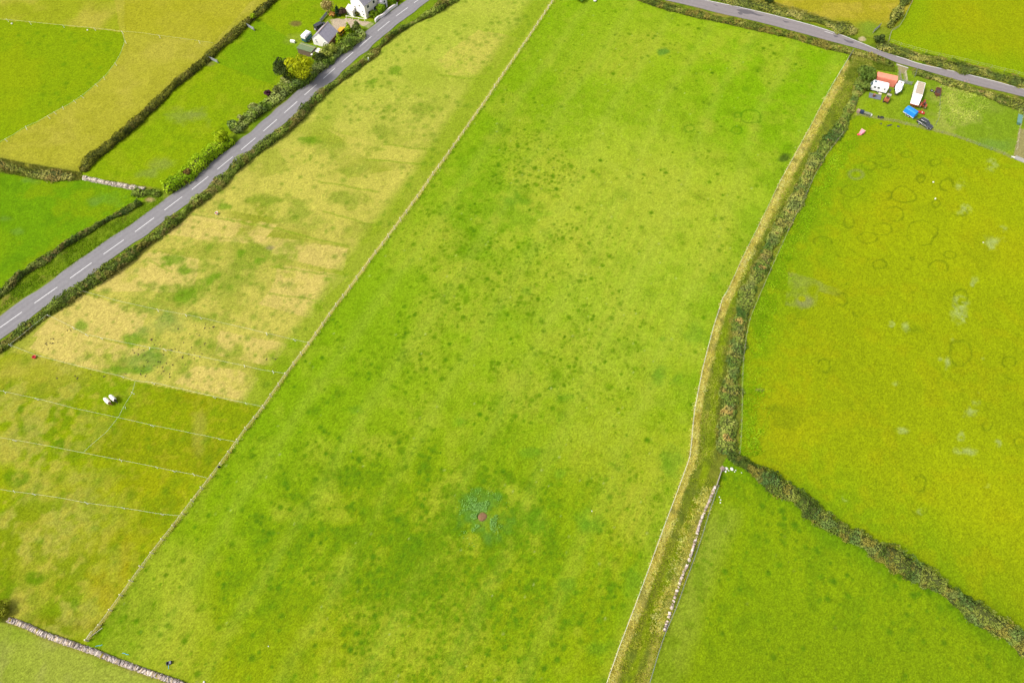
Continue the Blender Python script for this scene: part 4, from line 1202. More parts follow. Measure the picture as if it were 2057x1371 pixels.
stone_wall('short pale stone wall across the end of the green strip by the road', [(168, 356), (195, 362), (230, 369), (262, 375), (290, 379)], 1.3, 1.0, 7, [(206, 192, 172), (184, 168, 148), (220, 206, 188)], 0.2, 0.0)
# rubble pillar and loose white stones beside the gate
rs = np.random.default_rng(44)
def boulder(name, label, cat, u, v, s, c, group=None, hf=0.7):
    b = P(u, v)
    me = bpy.data.meshes.new(name)
    import bmesh
    bm = bmesh.new()
    bmesh.ops.create_icosphere(bm, subdivisions=2, radius=1.0)
    off = rs.random(2) * 50
    for vv in bm.verts:
        nrm = vv.co.normalized()
        k = 1 + 0.45 * (float(fbm(np.array(nrm.x * 1.3 + off[0]), np.array(nrm.y * 1.3 + nrm.z * 1.7 + off[1]), 0.7, 2, 4)) - 0.5)
        vv.co = Vector((nrm.x * s * k, nrm.y * s * k * 0.85, nrm.z * s * k * hf))
    bm.to_mesh(me); bm.free()
    me.materials.append(c)
    o = bpy.data.objects.new(name, me)
    C.objects.link(o)
    o.location = (b.x, b.y, zat(b.x, b.y) + s * hf * 0.55)
    o.rotation_euler = (0, 0, rs.random() * 6)
    return tag(o, label, cat, group)
WSTONE = mat('pale_stone', (0.62, 0.60, 0.54), 0.85, var=0.12, vscale=3.0)
PSTONE = mat('pink_stone', alb(206, 178, 166), 0.9, var=0.2, vscale=3.0)
for k, (u, v, s, lb) in enumerate(((1459, 941, 0.36, 'white boulder nearest the gate pillar'), (1470, 942, 0.42, 'largest white boulder in the heap by the gate'), (1457.5, 947, 0.24, 'smaller white boulder below the one nearest the gate pillar'),
        (1463.5, 945, 0.16, 'small white stone between the boulders'), (1478, 944, 0.15, 'small white stone right of the largest boulder'), (1475.5, 947, 0.14, 'small white stone lying lowest of the heap'), (1489.5, 949, 0.12, 'white stone on its own, farthest right of the heap'))):
    boulder('boulder', lb, 'stone', u, v, s, WSTONE, 'white stones by the gate')
for k, (u, v) in enumerate(((1445, 998), (1447.5, 1003.5), (1447, 1009))):
    boulder('stone', 'small white stone in a row of three beside the tumbled wall', 'stone', u, v, 0.15, WSTONE, 'row of small white stones')
pil = MB()
for k in range(26):
    a = rs.random() * 6.28; q = rs.random() * 0.42
    pil.box((q * math.cos(a), q * math.sin(a), 0.1 + 0.036 * k), (rs.uniform(.25, .5), rs.uniform(.2, .4), rs.uniform(.16, .26)), rs.random() * 6, 0.8)
pb = P(1450, 942)
tag(pil.build('stone_pillar', PSTONE, None, (pb.x, pb.y, 0)), 'rough pink stone pillar at the head of the wooden gate', 'pillar')
boulder('stone', 'pale stone by the white tape at the top left', 'stone', 176, 61, 0.28, WSTONE)
boulder('stone', 'white stone beside the end of the tape at the left edge', 'stone', 24, 48, 0.32, WSTONE)
for u, v, lb in ((1875, 365.5, 'white lump in the mustard pasture, upper one of the pair'), (1878.5, 399.5, 'white lump in the mustard pasture, lower one of the pair'), (1975, 487, 'small white lump among the pale weeds of the mustard pasture')):
    boulder('stone', lb, 'stone', u, v, 0.26 if u < 1950 else 0.18, WSTONE, 'white lumps in the mustard pasture')
for u, v, lb in ((539, 1297, 'white stone in the pasture near the bottom wall'), (410, 1369, 'white stone at the bottom edge beside the wall'), (1189, 1026, 'white stone on the dull green circle of pasture'), (1195, 2, 'white bag at the top edge of the bright green pasture')):
    boulder('stone' if u != 1195 else 'bag', lb, 'stone' if u != 1195 else 'bag', u, v, (0.12 if u > 500 else 0.22) if u != 1195 else 0.7, WSTONE)
boulder('earth_mound', 'round bare earth mound ringed by nettles', 'mound', 969, 1038, 1.0, mat('earth', alb(160, 122, 84), 0.95, var=0.25, vscale=4.0), None, 0.22)
for u, v, s in ((1938, 164, 0.35), (1943, 162, 0.25), (1946, 166, 0.3)):
    boulder('stone', 'pinkish rubble stone dumped beside the lane edge line', 'stone', u, v, s, PSTONE, 'rubble beside the lane')

# ------------------------------------------------------------------ fences
WOOD = mat('fence_wood', (0.46, 0.40, 0.28), 0.85, var=0.18, vscale=3.0)
GREYWOOD = mat('weathered_wood', alb(190, 180, 164), 0.85, var=0.2, vscale=3.0)
WIRE = mat('galvanised_wire', (0.45, 0.45, 0.43), 0.5, metal=0.5)
NETW = mat('fence_netting', (0.42, 0.38, 0.26), 0.8)
PALEG = mat('pale_wire', (0.5, 0.52, 0.42), 0.7)
PALEWOOD = mat('pale_wood', (0.62, 0.54, 0.40), 0.85, var=0.15, vscale=3.0)
NETW = mat('fence_netting', (0.42, 0.38, 0.26), 0.8)
TAPE = mat('white_tape', (0.5, 0.54, 0.42), 0.7)
STAKE = mat('white_stake', (0.82, 0.82, 0.80), 0.5)
METAL = mat('galvanised_metal', alb(190, 196, 196), 0.5, metal=0.35, var=0.1, vscale=2.0)
def fence(label, px, spacing, ph, pr, pm, wires, wr, wm, top_rail=None, seed=0, name='fence', group=None, net=None, posts=None):
    path = [Vector((p.x, p.y, 0)) for p in PP(px)]
    org = path[0].copy()
    root = thing(name, label, 'fence', tuple(org), 0, group)
    rs = np.random.default_rng(seed + 900)
    pts = resample(path, spacing) if posts is None else [Vector((p.x, p.y, 0)) for p in PP(posts)]
    b = MB()
    b.cyl((0, 0, -0.15), (0, 0, ph), pr, pr * 0.92, 7)
    first = None
    for k, p in enumerate(pts):
        if first is None:
            o = first = b.build('post', pm, root)
        else:
            o = first.copy(); C.objects.link(o); o.parent = root
        q = p - org
        o.location = (q.x, q.y, zat(p.x, p.y))
        o.rotation_euler = (rs.normal() * 0.05, rs.normal() * 0.05, rs.random() * 6)
    fine = resample(path, 1.2)
    def strand(mb, z, rad, flatw=None):
        for a, c in zip(fine[:-1], fine[1:]):
            pa = a - org + Vector((0, 0, z + zat(a.x, a.y)))
            pc = c - org + Vector((0, 0, z + zat(c.x, c.y)))
            if flatw:
                t = (pc - pa).normalized()
                mb.box((pa + pc) / 2, ((pc - pa).length + 0.01, flatw[0], flatw[1]), math.atan2(t.y, t.x))
            else:
                mb.cyl(pa, pc, rad, rad, 4)
    if wires:
        wb = MB()
        for z in wires:
            strand(wb, z, wr)
        if net:
            for a, c in zip(fine[:-1], fine[1:]):
                for k in range(net):
                    q = a.lerp(c, k / net) - org
                    wb.cyl((q.x, q.y, 0.05), (q.x, q.y, ph * 0.85), 0.008, 0.008, 3)
        wb.build('wire', wm, root)
    if top_rail:
        tb = MB()
        strand(tb, top_rail[0], 0, (top_rail[1], top_rail[2]))
        tb.build('rail', pm, root)
    return root
cf = fence('long wooden post and rail fence between the dry paddock and the big pasture', FENCE, 3.1, 1.45, 0.11, PALEWOOD, (0.3, 0.65, 0.95), 0.010, NETW, (1.1, 0.035, 0.05), 1, net=3)
# strainer and its struts at the lower end
sb = MB()
a, b = P(178, 1287), P(191, 1268)
o = P(*FENCE[0])
sb.cyl((a - o) + Vector((0, 0, -.1)), (a - o) + Vector((0, 0, 1.45)), 0.12, 0.11, 8)
sb.build('strainer_post', WOOD, cf)
sb = MB()
sb.cyl((a - o) + Vector((0, 0, 1.2)), P(203, 1258) - o + Vector((0.35, -0.2, 0.1)), 0.07, 0.07, 7)
sb.cyl((a - o) + Vector((0, 0, 1.3)), (b - o) + Vector((0, 0, 1.3)), 0.07, 0.07, 7)
sb.build('brace', WOOD, cf)
fence('grey wire fence along the left side of the green lane', TW, 4.0, 1.15, 0.055, GREYWOOD, (0.4, 0.75, 1.08), 0.018, PALEG, None, 2)
fence('wire fence along the right side of the green lane beside the bramble hedge', TE, 4.0, 1.15, 0.055, GREYWOOD, (0.5, 1.08), 0.010, NETW, None, 3)
fence('wire fence standing beside the tumbled stone wall', WALLF, 3.5, 1.1, 0.055, GREYWOOD, (0.35, 0.7, 1.02), 0.018, METAL, None, 4)
fence('low wire fence between the yard and the mustard pasture', YARD_F, 3.5, 1.0, 0.045, METAL, (0.3, 0.6, 0.95), 0.012, METAL, None, 5)
fence('short wire fence dividing the parked trailers from the rough grass', [(1888, 178), (1886, 200), (1886, 222), (1884, 240), (1878, 252)], 4.0, 1.0, 0.045, METAL, (0.6, 0.95), 0.012, METAL, None, 6)
fence('fence of grey posts and wire bordering the yellow green meadow along the lane', NEF[0], 4.0, 1.1, 0.05, GREYWOOD, (0.5, 1.05), 0.012, WOOD, None, 7)
fence('fence of grey posts and wire climbing away at top right', NEF[1], 4.0, 1.2, 0.06, GREYWOOD, (0.4, 0.75, 1.05), 0.026, GREYWOOD, None, 8)
fence('pale fence on the right edge of the yard', [(2055, 226), (2046, 262), (2040, 305)], 3.5, 1.0, 0.05, WOOD, (0.5, 0.95), 0.015, WOOD, None, 9)

def tape_fence(label, px, stakes, z=0.95, seed=0, group='white tape fences in the paddock', wide=0.028, sh=1.1):
    path = [Vector((p.x, p.y, 0)) for p in PP(px, z * 0.7)]
    org = path[0].copy()
    root = thing('tape_fence', label, 'fence', tuple(org), 0, group)
    rs = np.random.default_rng(seed + 300)
    fine = resample(path, 1.5)
    tb = MB()
    for zz, ww in ((z, wide),):
        for k, (a, c) in enumerate(zip(fine[:-1], fine[1:])):
            a2 = a - org + Vector((0, 0, zz + zat(a.x, a.y)))
            c2 = c - org + Vector((0, 0, zz + zat(c.x, c.y)))
            t = (c2 - a2).normalized()
            tb.box((a2 + c2) / 2, ((c2 - a2).length + 0.01, ww, 0.012), math.atan2(t.y, t.x))
    tb.build('tape', TAPE, root)
    b = MB()
    b.cyl((0, 0, -0.1), (0, 0, sh), 0.06, 0.055, 6)
    b.box((0.07, 0, 0.06), (0.2, 0.05, 0.04))
    first = None
    for u, v in stakes:
        p = P(u, v, z * 0.7)
        if first is None: o = first = b.build('stake', STAKE, root)
        else:
            o = first.copy(); C.objects.link(o); o.parent = root
        o.location = (p.x - org.x, p.y - org.y, zat(p.x, p.y))
        o.rotation_euler = (rs.normal() * 0.14, rs.normal() * 0.14, rs.random() * 6)
    return root
ST = [[(163, 584.5), (316.6, 622.4), (373.5, 632.6), (403, 638.5), (535, 670), (592, 682)],
      [(96, 632.6), (146, 657.5), (173.6, 672), (204, 679), (298, 698), (332, 702.5), (490, 734.6), (548, 746)],
      [(19.7, 693), (245.5, 756), (308.5, 768.7), (430.7, 797), (495, 810)],
      [(8, 786.6), (73.5, 800.5), (306, 854), (441, 881)],
      [(29.4, 883.7), (241.6, 923.6), (314, 938), (348.5, 945.4), (388.7, 953)],
      [(26, 987), (68, 992), (173, 1010), (247.6, 1020), (324.7, 1032.5)],
      [(267, 789), (249.5, 817)]]
TL = ['uppermost white tape line across the dry paddock', 'second white tape line down the dry paddock, below the uppermost one', 'white tape line at the lower edge of the straw grass, turning along the hedge',
      'white tape line just below the two horses', 'white tape line meeting the lower end of the cross tape', 'lowest white tape line in the paddock', 'cross tape running down past the two horses']
for k in range(7):
    tape_fence(TL[k], TAPES[k], ST[k], seed=k)
tape_fence('straight white tape fence across the top left meadow', NWF[0], [(15, 40), (60, 45), (127, 52), (190, 58), (245, 64), (320, 73), (400, 84)], 1.0, 11, 'tape fences in the top left meadow', 0.03)
tape_fence('curved white tape fence around the green part of the top left meadow', NWF[1], [(251.5, 84), (232, 128), (208, 156), (194, 170), (166, 193), (150, 203), (125, 216), (110, 226), (98, 235), (51, 256.6), (12, 281)], 1.0, 12, 'tape fences in the top left meadow', 0.03)

def gate(label, p0, p1, h, m, bars=5, group='field gates', name='gate', r=0.03):
    a, b = P(*p0), P(*p1)
    L = (b - a).length
    root = thing(name, label, 'gate', tuple(a), math.atan2(b.y - a.y, b.x - a.x), group)
    g_ = MB()
    for k in range(bars):
        z = 0.2 + (h - 0.2) * k / (bars - 1)
        g_.cyl((0, 0, z), (L, 0, z), r, r, 6)
    for x in (0.02, L * 0.5, L - 0.02):
        g_.cyl((x, 0, 0.2), (x, 0, h), r, r, 6)
    g_.cyl((0, 0.01, 0.2), (L * 0.5, 0.01, h), r * 0.9, r * 0.9, 6)
    g_.build('gate_leaf', m, root)
    ps = MB().cyl((-0.15, 0, -0.1), (-0.15, 0, h + 0.25), 0.1, 0.1, 8)
    ps.build('post', GREYWOOD, root)
    MB().cyl((L + 0.15, 0, -0.1), (L + 0.15, 0, h + 0.25), 0.1, 0.1, 8).build('post', GREYWOOD, root)
    return root
gate('long pale wooden gate below the stone pillar at the head of the tumbled wall', (1448, 946), (1438.5, 975), 1.15, GREYWOOD, 6, r=0.05)
gate('grey metal gate through the dark clipped hedge, lower of the two', (419, 119), (438, 127), 1.2, METAL, 6, r=0.05)
gate('grey metal gate through the dark clipped hedge, upper of the two', (494, 52), (511, 62), 1.2, METAL, 6, r=0.06)
gate('grey metal gate beside the black off-road car', (645.5, 45), (657.5, 30), 1.2, METAL, 7, r=0.06)
gate('galvanised field gate into the straw coloured meadow by the lane', (1754, 66), (1766, 55), 1.2, METAL, 6, r=0.05)
gate('galvanised metal gate at the yard entrance', (1807, 166), (1829, 171), 1.15, METAL, 7, r=0.035)
gate('galvanised metal gate at the top corner of the lane fence', (1703, 120), (1711, 107), 1.15, METAL, 6, r=0.05)
fence('pale rail fence on the left of the yard entrance', [(1805, 145), (1806.5, 155), (1808, 165)], 1.6, 1.1, 0.06, GREYWOOD, (0.4, 0.75, 1.02), 0.045, GREYWOOD, None, 14)
fence('pale rail fence on the right of the yard entrance', [(1816.5, 147), (1818, 156), (1820, 166)], 1.6, 1.1, 0.06, WOOD, (0.4, 0.75, 1.02), 0.045, WOOD, None, 15)
fence('short leaning rail beside the hedge right of the yard entrance', [(1840, 142), (1836, 156)], 1.8, 1.1, 0.05, METAL, (0.6, 1.0), 0.03, METAL, None, 16)
def pole(label, u, v, h, r, m=STAKE, name='post', cat='post'):
    b = P(u, v)
    return tag(MB().cyl((0, 0, -0.1), (0, 0, h), r, r, 8).build(name, m, None, (b.x, b.y, zat(b.x, b.y))), label, cat)
pole('white marker post standing at the paddock side of the roadside hedge', 741, 124, 1.4, 0.14, name='marker_post')
pole('pale post standing in the lane verge left of the field entrance', 1706.5, 61, 1.3, 0.07, GREYWOOD, name='marker_post')

# ------------------------------------------------------------------ buildings
SLATE = mat('slate', alb(210, 202, 216), 0.75, var=0.14, vscale=1.5)
def tiled(name, c, rows=3.2, cols=2.6, depth=0.6):
    if name in MATS: return MATS[name]
    m = bpy.data.materials.new(name)
    m.use_nodes = True
    nt = m.node_tree; L = nt.links
    b = nt.nodes['Principled BSDF']
    b.inputs['Roughness'].default_value = 0.7
    tc = nt.nodes.new('ShaderNodeTexCoord')
    br = nt.nodes.new('ShaderNodeTexBrick')
    br.inputs['Scale'].default_value = rows
    br.inputs['Color1'].default_value = (*[x * 1.1 for x in c], 1)
    br.inputs['Color2'].default_value = (*[x * 0.86 for x in c], 1)
    br.inputs['Mortar'].default_value = (*[x * depth for x in c], 1)
    br.inputs['Mortar Size'].default_value = 0.015
    L.new(tc.outputs['Object'], br.inputs['Vector'])
    L.new(br.outputs['Color'], b.inputs['Base Color'])
    MATS[name] = m
    return m
SLATE_T = tiled('slate_tiles', alb(206, 198, 210))
WHITEWASH = mat('whitewash', (0.78, 0.75, 0.70), 0.85, var=0.05, vscale=0.7)
CREAM = mat('cream_and_shade', (0.70, 0.63, 0.53), 0.85, var=0.06, vscale=0.7)  # cream of the lean-to roof, also the painted shade of the front wall
TRIM = mat('white_trim', (0.8, 0.79, 0.76), 0.6)
GLASS = mat('window_glass', (0.02, 0.025, 0.03), 0.12, spec=0.6)
DARK = mat('dark_paint', (0.03, 0.03, 0.035), 0.5)
BRICK = mat('brick', alb(170, 120, 96), 0.9, var=0.2, vscale=4.0)

def window(parent, c, w, h, face, name='window'):
    """face: 'x' = on a wall whose outside is -x, 'y' = outside is -y"""
    m = MB(); g_ = MB()
    if face == 'x':
        m.box((c[0] - 0.03, c[1], c[2]), (0.10, w + 0.16, h + 0.16))
        g_.box((c[0] - 0.075, c[1], c[2]), (0.03, w, h))
    else:
        m.box((c[0], c[1] - 0.03, c[2]), (w + 0.16, 0.10, h + 0.16))
        g_.box((c[0], c[1] - 0.075, c[2]), (w, 0.03, h))
    f_ = m.build(name, TRIM, parent)
    g_.build('pane', GLASS, f_)
    return f_
def gable_roof(L0, L1, W0, W1, eave, ridge, over, th=0.14):
    """two slabs; ridge along x between L0 and L1, slopes towards W0 and W1"""
    mid = (W0 + W1) / 2
    k = (ridge - eave) / (mid - W0)
    prof = [(W0 - over, eave - over * k), (mid, ridge), (W1 + over, eave - over * k), (W1 + over, eave - over * k + th), (mid, ridge + th), (W0 - over, eave - over * k + th)]
    b = MB()
    n = 6
    vs = [(L0 - over, y, z) for y, z in prof] + [(L1 + over, y, z) for y, z in prof]
    b.add(vs, [(i, (i + 1) % n, n + (i + 1) % n, n + i) for i in range(n)])
    b.add(vs, [(0, 1, 4, 5), (1, 2, 3, 4), (6, 11, 10, 7), (7, 10, 9, 8)])
    return b
def gable_walls(L0, L1, W0, W1, eave, ridge):
    mid = (W0 + W1) / 2
    prof = [(W0, -0.2), (W1, -0.2), (W1, eave), (mid, ridge), (W0, eave)]
    b = MB()
    vs = [(L0, y, z) for y, z in prof] + [(L1, y, z) for y, z in prof]
    b.add(vs, [(i, (i + 1) % 5, 5 + (i + 1) % 5, 5 + i) for i in range(5)] + [(0, 1, 2, 3, 4), (9, 8, 7, 6, 5)])
    return b
road_a = heading(722, 94, 795, 33)
c0 = P(736.5, 38.5)
house = thing('cottage', 'tall white cottage with a slate roof beside the road at the top', 'house', (c0.x, c0.y, 0), road_a)
gable_walls(0, 11.0, 0, 6.0, 4.75, 7.6).build('wall', WHITEWASH, house)
MB().box((5.5, -0.012, 2.3), (10.98, 0.05, 4.75)).build('shaded_front', CREAM, house)  # thin cream panel: the sunless side's dimness painted over the white front
gable_roof(0, 11.0, 0, 6.0, 4.78, 7.63, 0.18).build('roof', SLATE_T, house)
ch = MB().box((0.55, 3.0, 8.1), (0.8, 1.0, 1.9)).box((0.55, 3.0, 9.08), (0.95, 1.15, 0.14)).build('chimney', WHITEWASH, house)
window(house, (-0.0, 4.5, 2.2), 0.6, 2.0, 'x')
window(house, (-0.0, 2.2, 4.1), 0.4, 0.5, 'x')
window(house, (-0.0, 1.3, 2.4), 0.4, 0.4, 'x')
window(house, (-0.0, 1.0, 1.3), 0.4, 0.5, 'x')
for x in (1.6, 4.6):
    window(house, (x, -0.04, 3.75), 0.9, 1.0, 'y')
    window(house, (x, -0.04, 1.45), 0.9, 1.1, 'y')
lt = MB().prism([(-1.6, -0.1), (0, -0.1), (0, 2.7), (-1.6, 2.0)], 4.4, 7.2).build('lean_to', WHITEWASH, house)
MB().add([(-1.75, 4.3, 2.02), (0.0, 4.3, 2.78), (0.0, 7.3, 2.78), (-1.75, 7.3, 2.02), (-1.75, 4.3, 2.1), (0.0, 4.3, 2.86), (0.0, 7.3, 2.86), (-1.75, 7.3, 2.1)], [(3, 2, 1, 0), (4, 5, 6, 7), (0, 1, 5, 4), (1, 2, 6, 5), (2, 3, 7, 6), (3, 0, 4, 7)]).build('roof', CREAM, lt)
# the gabled porch wing on the road side: its ridge runs across
wing = MB()
prof = [(6.6, -0.2), (9.2, -0.2), (9.2, 3.2), (7.9, 4.5), (6.6, 3.2)]
wing.prism(prof, -1.7, -0.04)
wg = wing.build('porch', WHITEWASH, house)
rb = MB()
rp = [(6.35, 2.98), (7.9, 4.55), (9.45, 2.98), (9.45, 3.1), (7.9, 4.68), (6.35, 3.1)]
rb.prism(rp, -1.95, 0.0)
rb.build('porch_roof', SLATE_T, wg)
window(wg, (7.9, -1.72, 2.6), 0.7, 0.7, 'y')
window(wg, (7.9, -1.72, 1.0), 0.9, 1.6, 'y')
MB().box((5.0, -0.1, 4.72), (10.6, 0.12, 0.12)).build('gutter', TRIM, house)

# garage
a, b = P(627, 76.5, 2.3), P(659, 85.8, 2.3)
mid = (a + b) / 2
gw = (b - a).length
garage = thing('garage', 'white gabled garage with a grey slate roof and small windows', 'garage', (mid.x, mid.y, 0), math.atan2(b.y - a.y, b.x - a.x))
hw = gw / 2
gl = 6.0
bb = MB()
prof = [(-hw, -0.2), (hw, -0.2), (hw, 2.3), (0, 4.9), (-hw, 2.3)]
bb.prism(prof, 0, gl)
bb.build('wall', WHITEWASH, garage)
k = (4.9 - 2.3) / hw
o_ = 0.16
rp = [(-hw - o_, 2.32 - o_ * k), (0, 4.93), (hw + o_, 2.32 - o_ * k), (hw + o_, 2.45 - o_ * k), (0, 5.07), (-hw - o_, 2.45 - o_ * k)]
MB().prism(rp, -0.12, gl + 0.15).build('roof', SLATE, garage)
MB().box((0, gl / 2, 5.06), (0.3, gl + 0.3, 0.1)).build('ridge_tiles', mat('ridge', alb(196, 172, 164), 0.8), garage)
MB().box((hw + 0.012, gl / 2, 1.0), (0.03, gl - 0.02, 2.0)).build('brick_side', BRICK, garage)
for x, z in ((-1.7, 2.0), (-1.5, 1.35), (1.75, 2.0), (1.9, 1.35)):
    window(garage, (x, -0.0, z), 0.42, 0.3, 'y')
MB().box((hw + 0.2, gl / 2, 2.16), (0.14, gl + 0.2, 0.12)).build('gutter', mat('wood_gutter', alb(230, 190, 140), 0.8), garage)

# green roofed shed and the white store beside it
z = 2.2
A, B, Cc, D = P(604, 84, z + .1), P(636, 93.5, z), P(624, 105.5, z), P(596, 95.5, z)
mid = (A + B + Cc + D) / 4
ang = heading(604, 84, 636, 93.5)
shed = thing('shed', 'low shed with a ribbed green roof beside the garage', 'shed', (mid.x, mid.y, 0), ang)
Ls, Ws = ((A - B).length + (D - Cc).length) / 2, ((A - D).length + (B - Cc).length) / 2
MB().box((0, 0, 0.85), (Ls - 0.3, Ws - 0.3, 2.3)).build('wall', mat('shed_wall', alb(150, 128, 104), 0.9, var=0.15, vscale=3.0), shed)
GREENROOF = mat('green_sheet', alb(156, 176, 126), 0.75, var=0.10, vscale=1.2)
rf = MB()
rf.prism([(-Ls / 2, 2.02), (Ls / 2, 2.02), (Ls / 2, 2.1), (-Ls / 2, 2.1)], -Ws / 2, Ws / 2)
for k in range(16):
    x = -Ls / 2 + Ls * (k + 0.5) / 16
    rf.box((x, 0, 2.12), (0.07, Ws, 0.045))
ro = rf.build('roof', GREENROOF, shed)
MB().box((0, Ws * 0.27, 2.16), (Ls, 0.25, 0.03)).build('roof_strip', mat('pale_green_sheet', alb(206, 206, 140), 0.75), ro)
MB().box((Ls / 2 + 0.03, 0, 2.05), (0.08, Ws + 0.1, 0.16)).build('barge_board', mat('brown_board', alb(120, 90, 84), 0.8), shed)
A, B = P(641, 99, 1.6), P(629.5, 110, 1.6)
mid = (A + B) / 2
ang = math.atan2(B.y - A.y, B.x - A.x)
store = thing('lean_to_store', 'narrow white roofed store between the shed and the bushes', 'shed', (mid.x, mid.y, 0), ang)
L_ = (A - B).length + 0.8
MB().box((0, 0, 0.7), (L_ - 0.2, 1.4, 1.6)).build('wall', BRICK, store)
rf = MB().box((0, 0, 1.56), (L_, 1.7, 0.1))
for k in range(8):
    rf.box((-L_ / 2 + L_ * (k + 0.5) / 8, 0, 1.63), (0.06, 1.7, 0.04))
rf.build('roof', mat('white_sheet', (0.74, 0.68, 0.64), 0.7, var=0.06, vscale=1.0), store)

# garden: white wall along the road, white fence, edging
gw_ = MB()
path = resample([Vector((p.x, p.y, 0)) for p in PP(smooth_path([(753.5, 41.5), (760, 35), (770, 30), (781, 19.5), (798, 7.5)], 4), 0.6)], 0.6)
g0 = path[0].copy()
for a, b in zip(path[:-1], path[1:]):
    t = b - a
    m_ = (a + b) / 2 - g0
    gw_.box((m_.x, m_.y, 0.42), (t.length + 0.02, 0.34, 1.0), math.atan2(t.y, t.x))
    gw_.box((m_.x, m_.y, 0.97), (t.length + 0.02, 0.44, 0.1), math.atan2(t.y, t.x))
tag(gw_.build('garden_wall', mat('pink_white_render', (0.76, 0.70, 0.67), 0.85, var=0.05, vscale=1.0), None, tuple(g0)), 'curved white garden wall between the cottage and the road', 'wall')
WF = mat('white_fence', (0.78, 0.72, 0.60), 0.7)
fence('white rail fence along the gravel drive in front of the cottage', [(696, 38), (711, 40), (724, 42.5), (737, 44)], 2.2, 1.15, 0.07, WF, (), 0.02, WF, (1.05, 0.1, 0.14), 17)
bx = P(588.5, 85)
wb = thing('storage_box', 'white box lying on the grass by the green roofed shed', 'box', (bx.x, bx.y, 0), heading(584, 84, 595, 86))
MB().box((0, 0, 0.3), (1.5, 0.7, 0.6)).build('box', TRIM, wb, bevel=0.03)
MB().box((0, 0, 0.63), (1.56, 0.76, 0.07)).build('lid', WHITEWASH, wb, bevel=0.02)
kb = MB()
for i, (u, v) in enumerate(((760, 45), (772, 35.5), (786, 24))):
    pass

# ------------------------------------------------------------------ vehicles
TYRE = mat('tyre', (0.025, 0.025, 0.025), 0.85)
RIM = mat('wheel_rim', (0.5, 0.5, 0.5), 0.4, metal=0.5)
LAMP = mat('headlight', (0.7, 0.7, 0.68), 0.2, spec=0.7)
REDL = mat('tail_lamp', (0.35, 0.02, 0.02), 0.3)
CHASSIS = mat('chassis', (0.06, 0.06, 0.06), 0.7)
def wheel(parent, x, y, r, w, rim=RIM, rr=0.6, tyre=TYRE):
    s = 1 if y > 0 else -1
    t = MB().cyl((x, y - w / 2, r), (x, y + w / 2, r), r, r, 18).build('wheel', tyre, parent, bevel=0.02)
    MB().cyl((x, y + s * (w / 2 - 0.03), r), (x, y + s * (w / 2 + 0.015), r), r * rr, r * rr * 0.9, 14).build('rim', rim, t)
    return t
def ring(x, hw, z0, z1, c=0.12):
    return [(x, -hw + c * .6, z0), (x, hw - c * .6, z0), (x, hw, z0 + c), (x, hw, z1 - c), (x, hw - c, z1), (x, -hw + c, z1), (x, -hw, z1 - c), (x, -hw, z0 + c)]
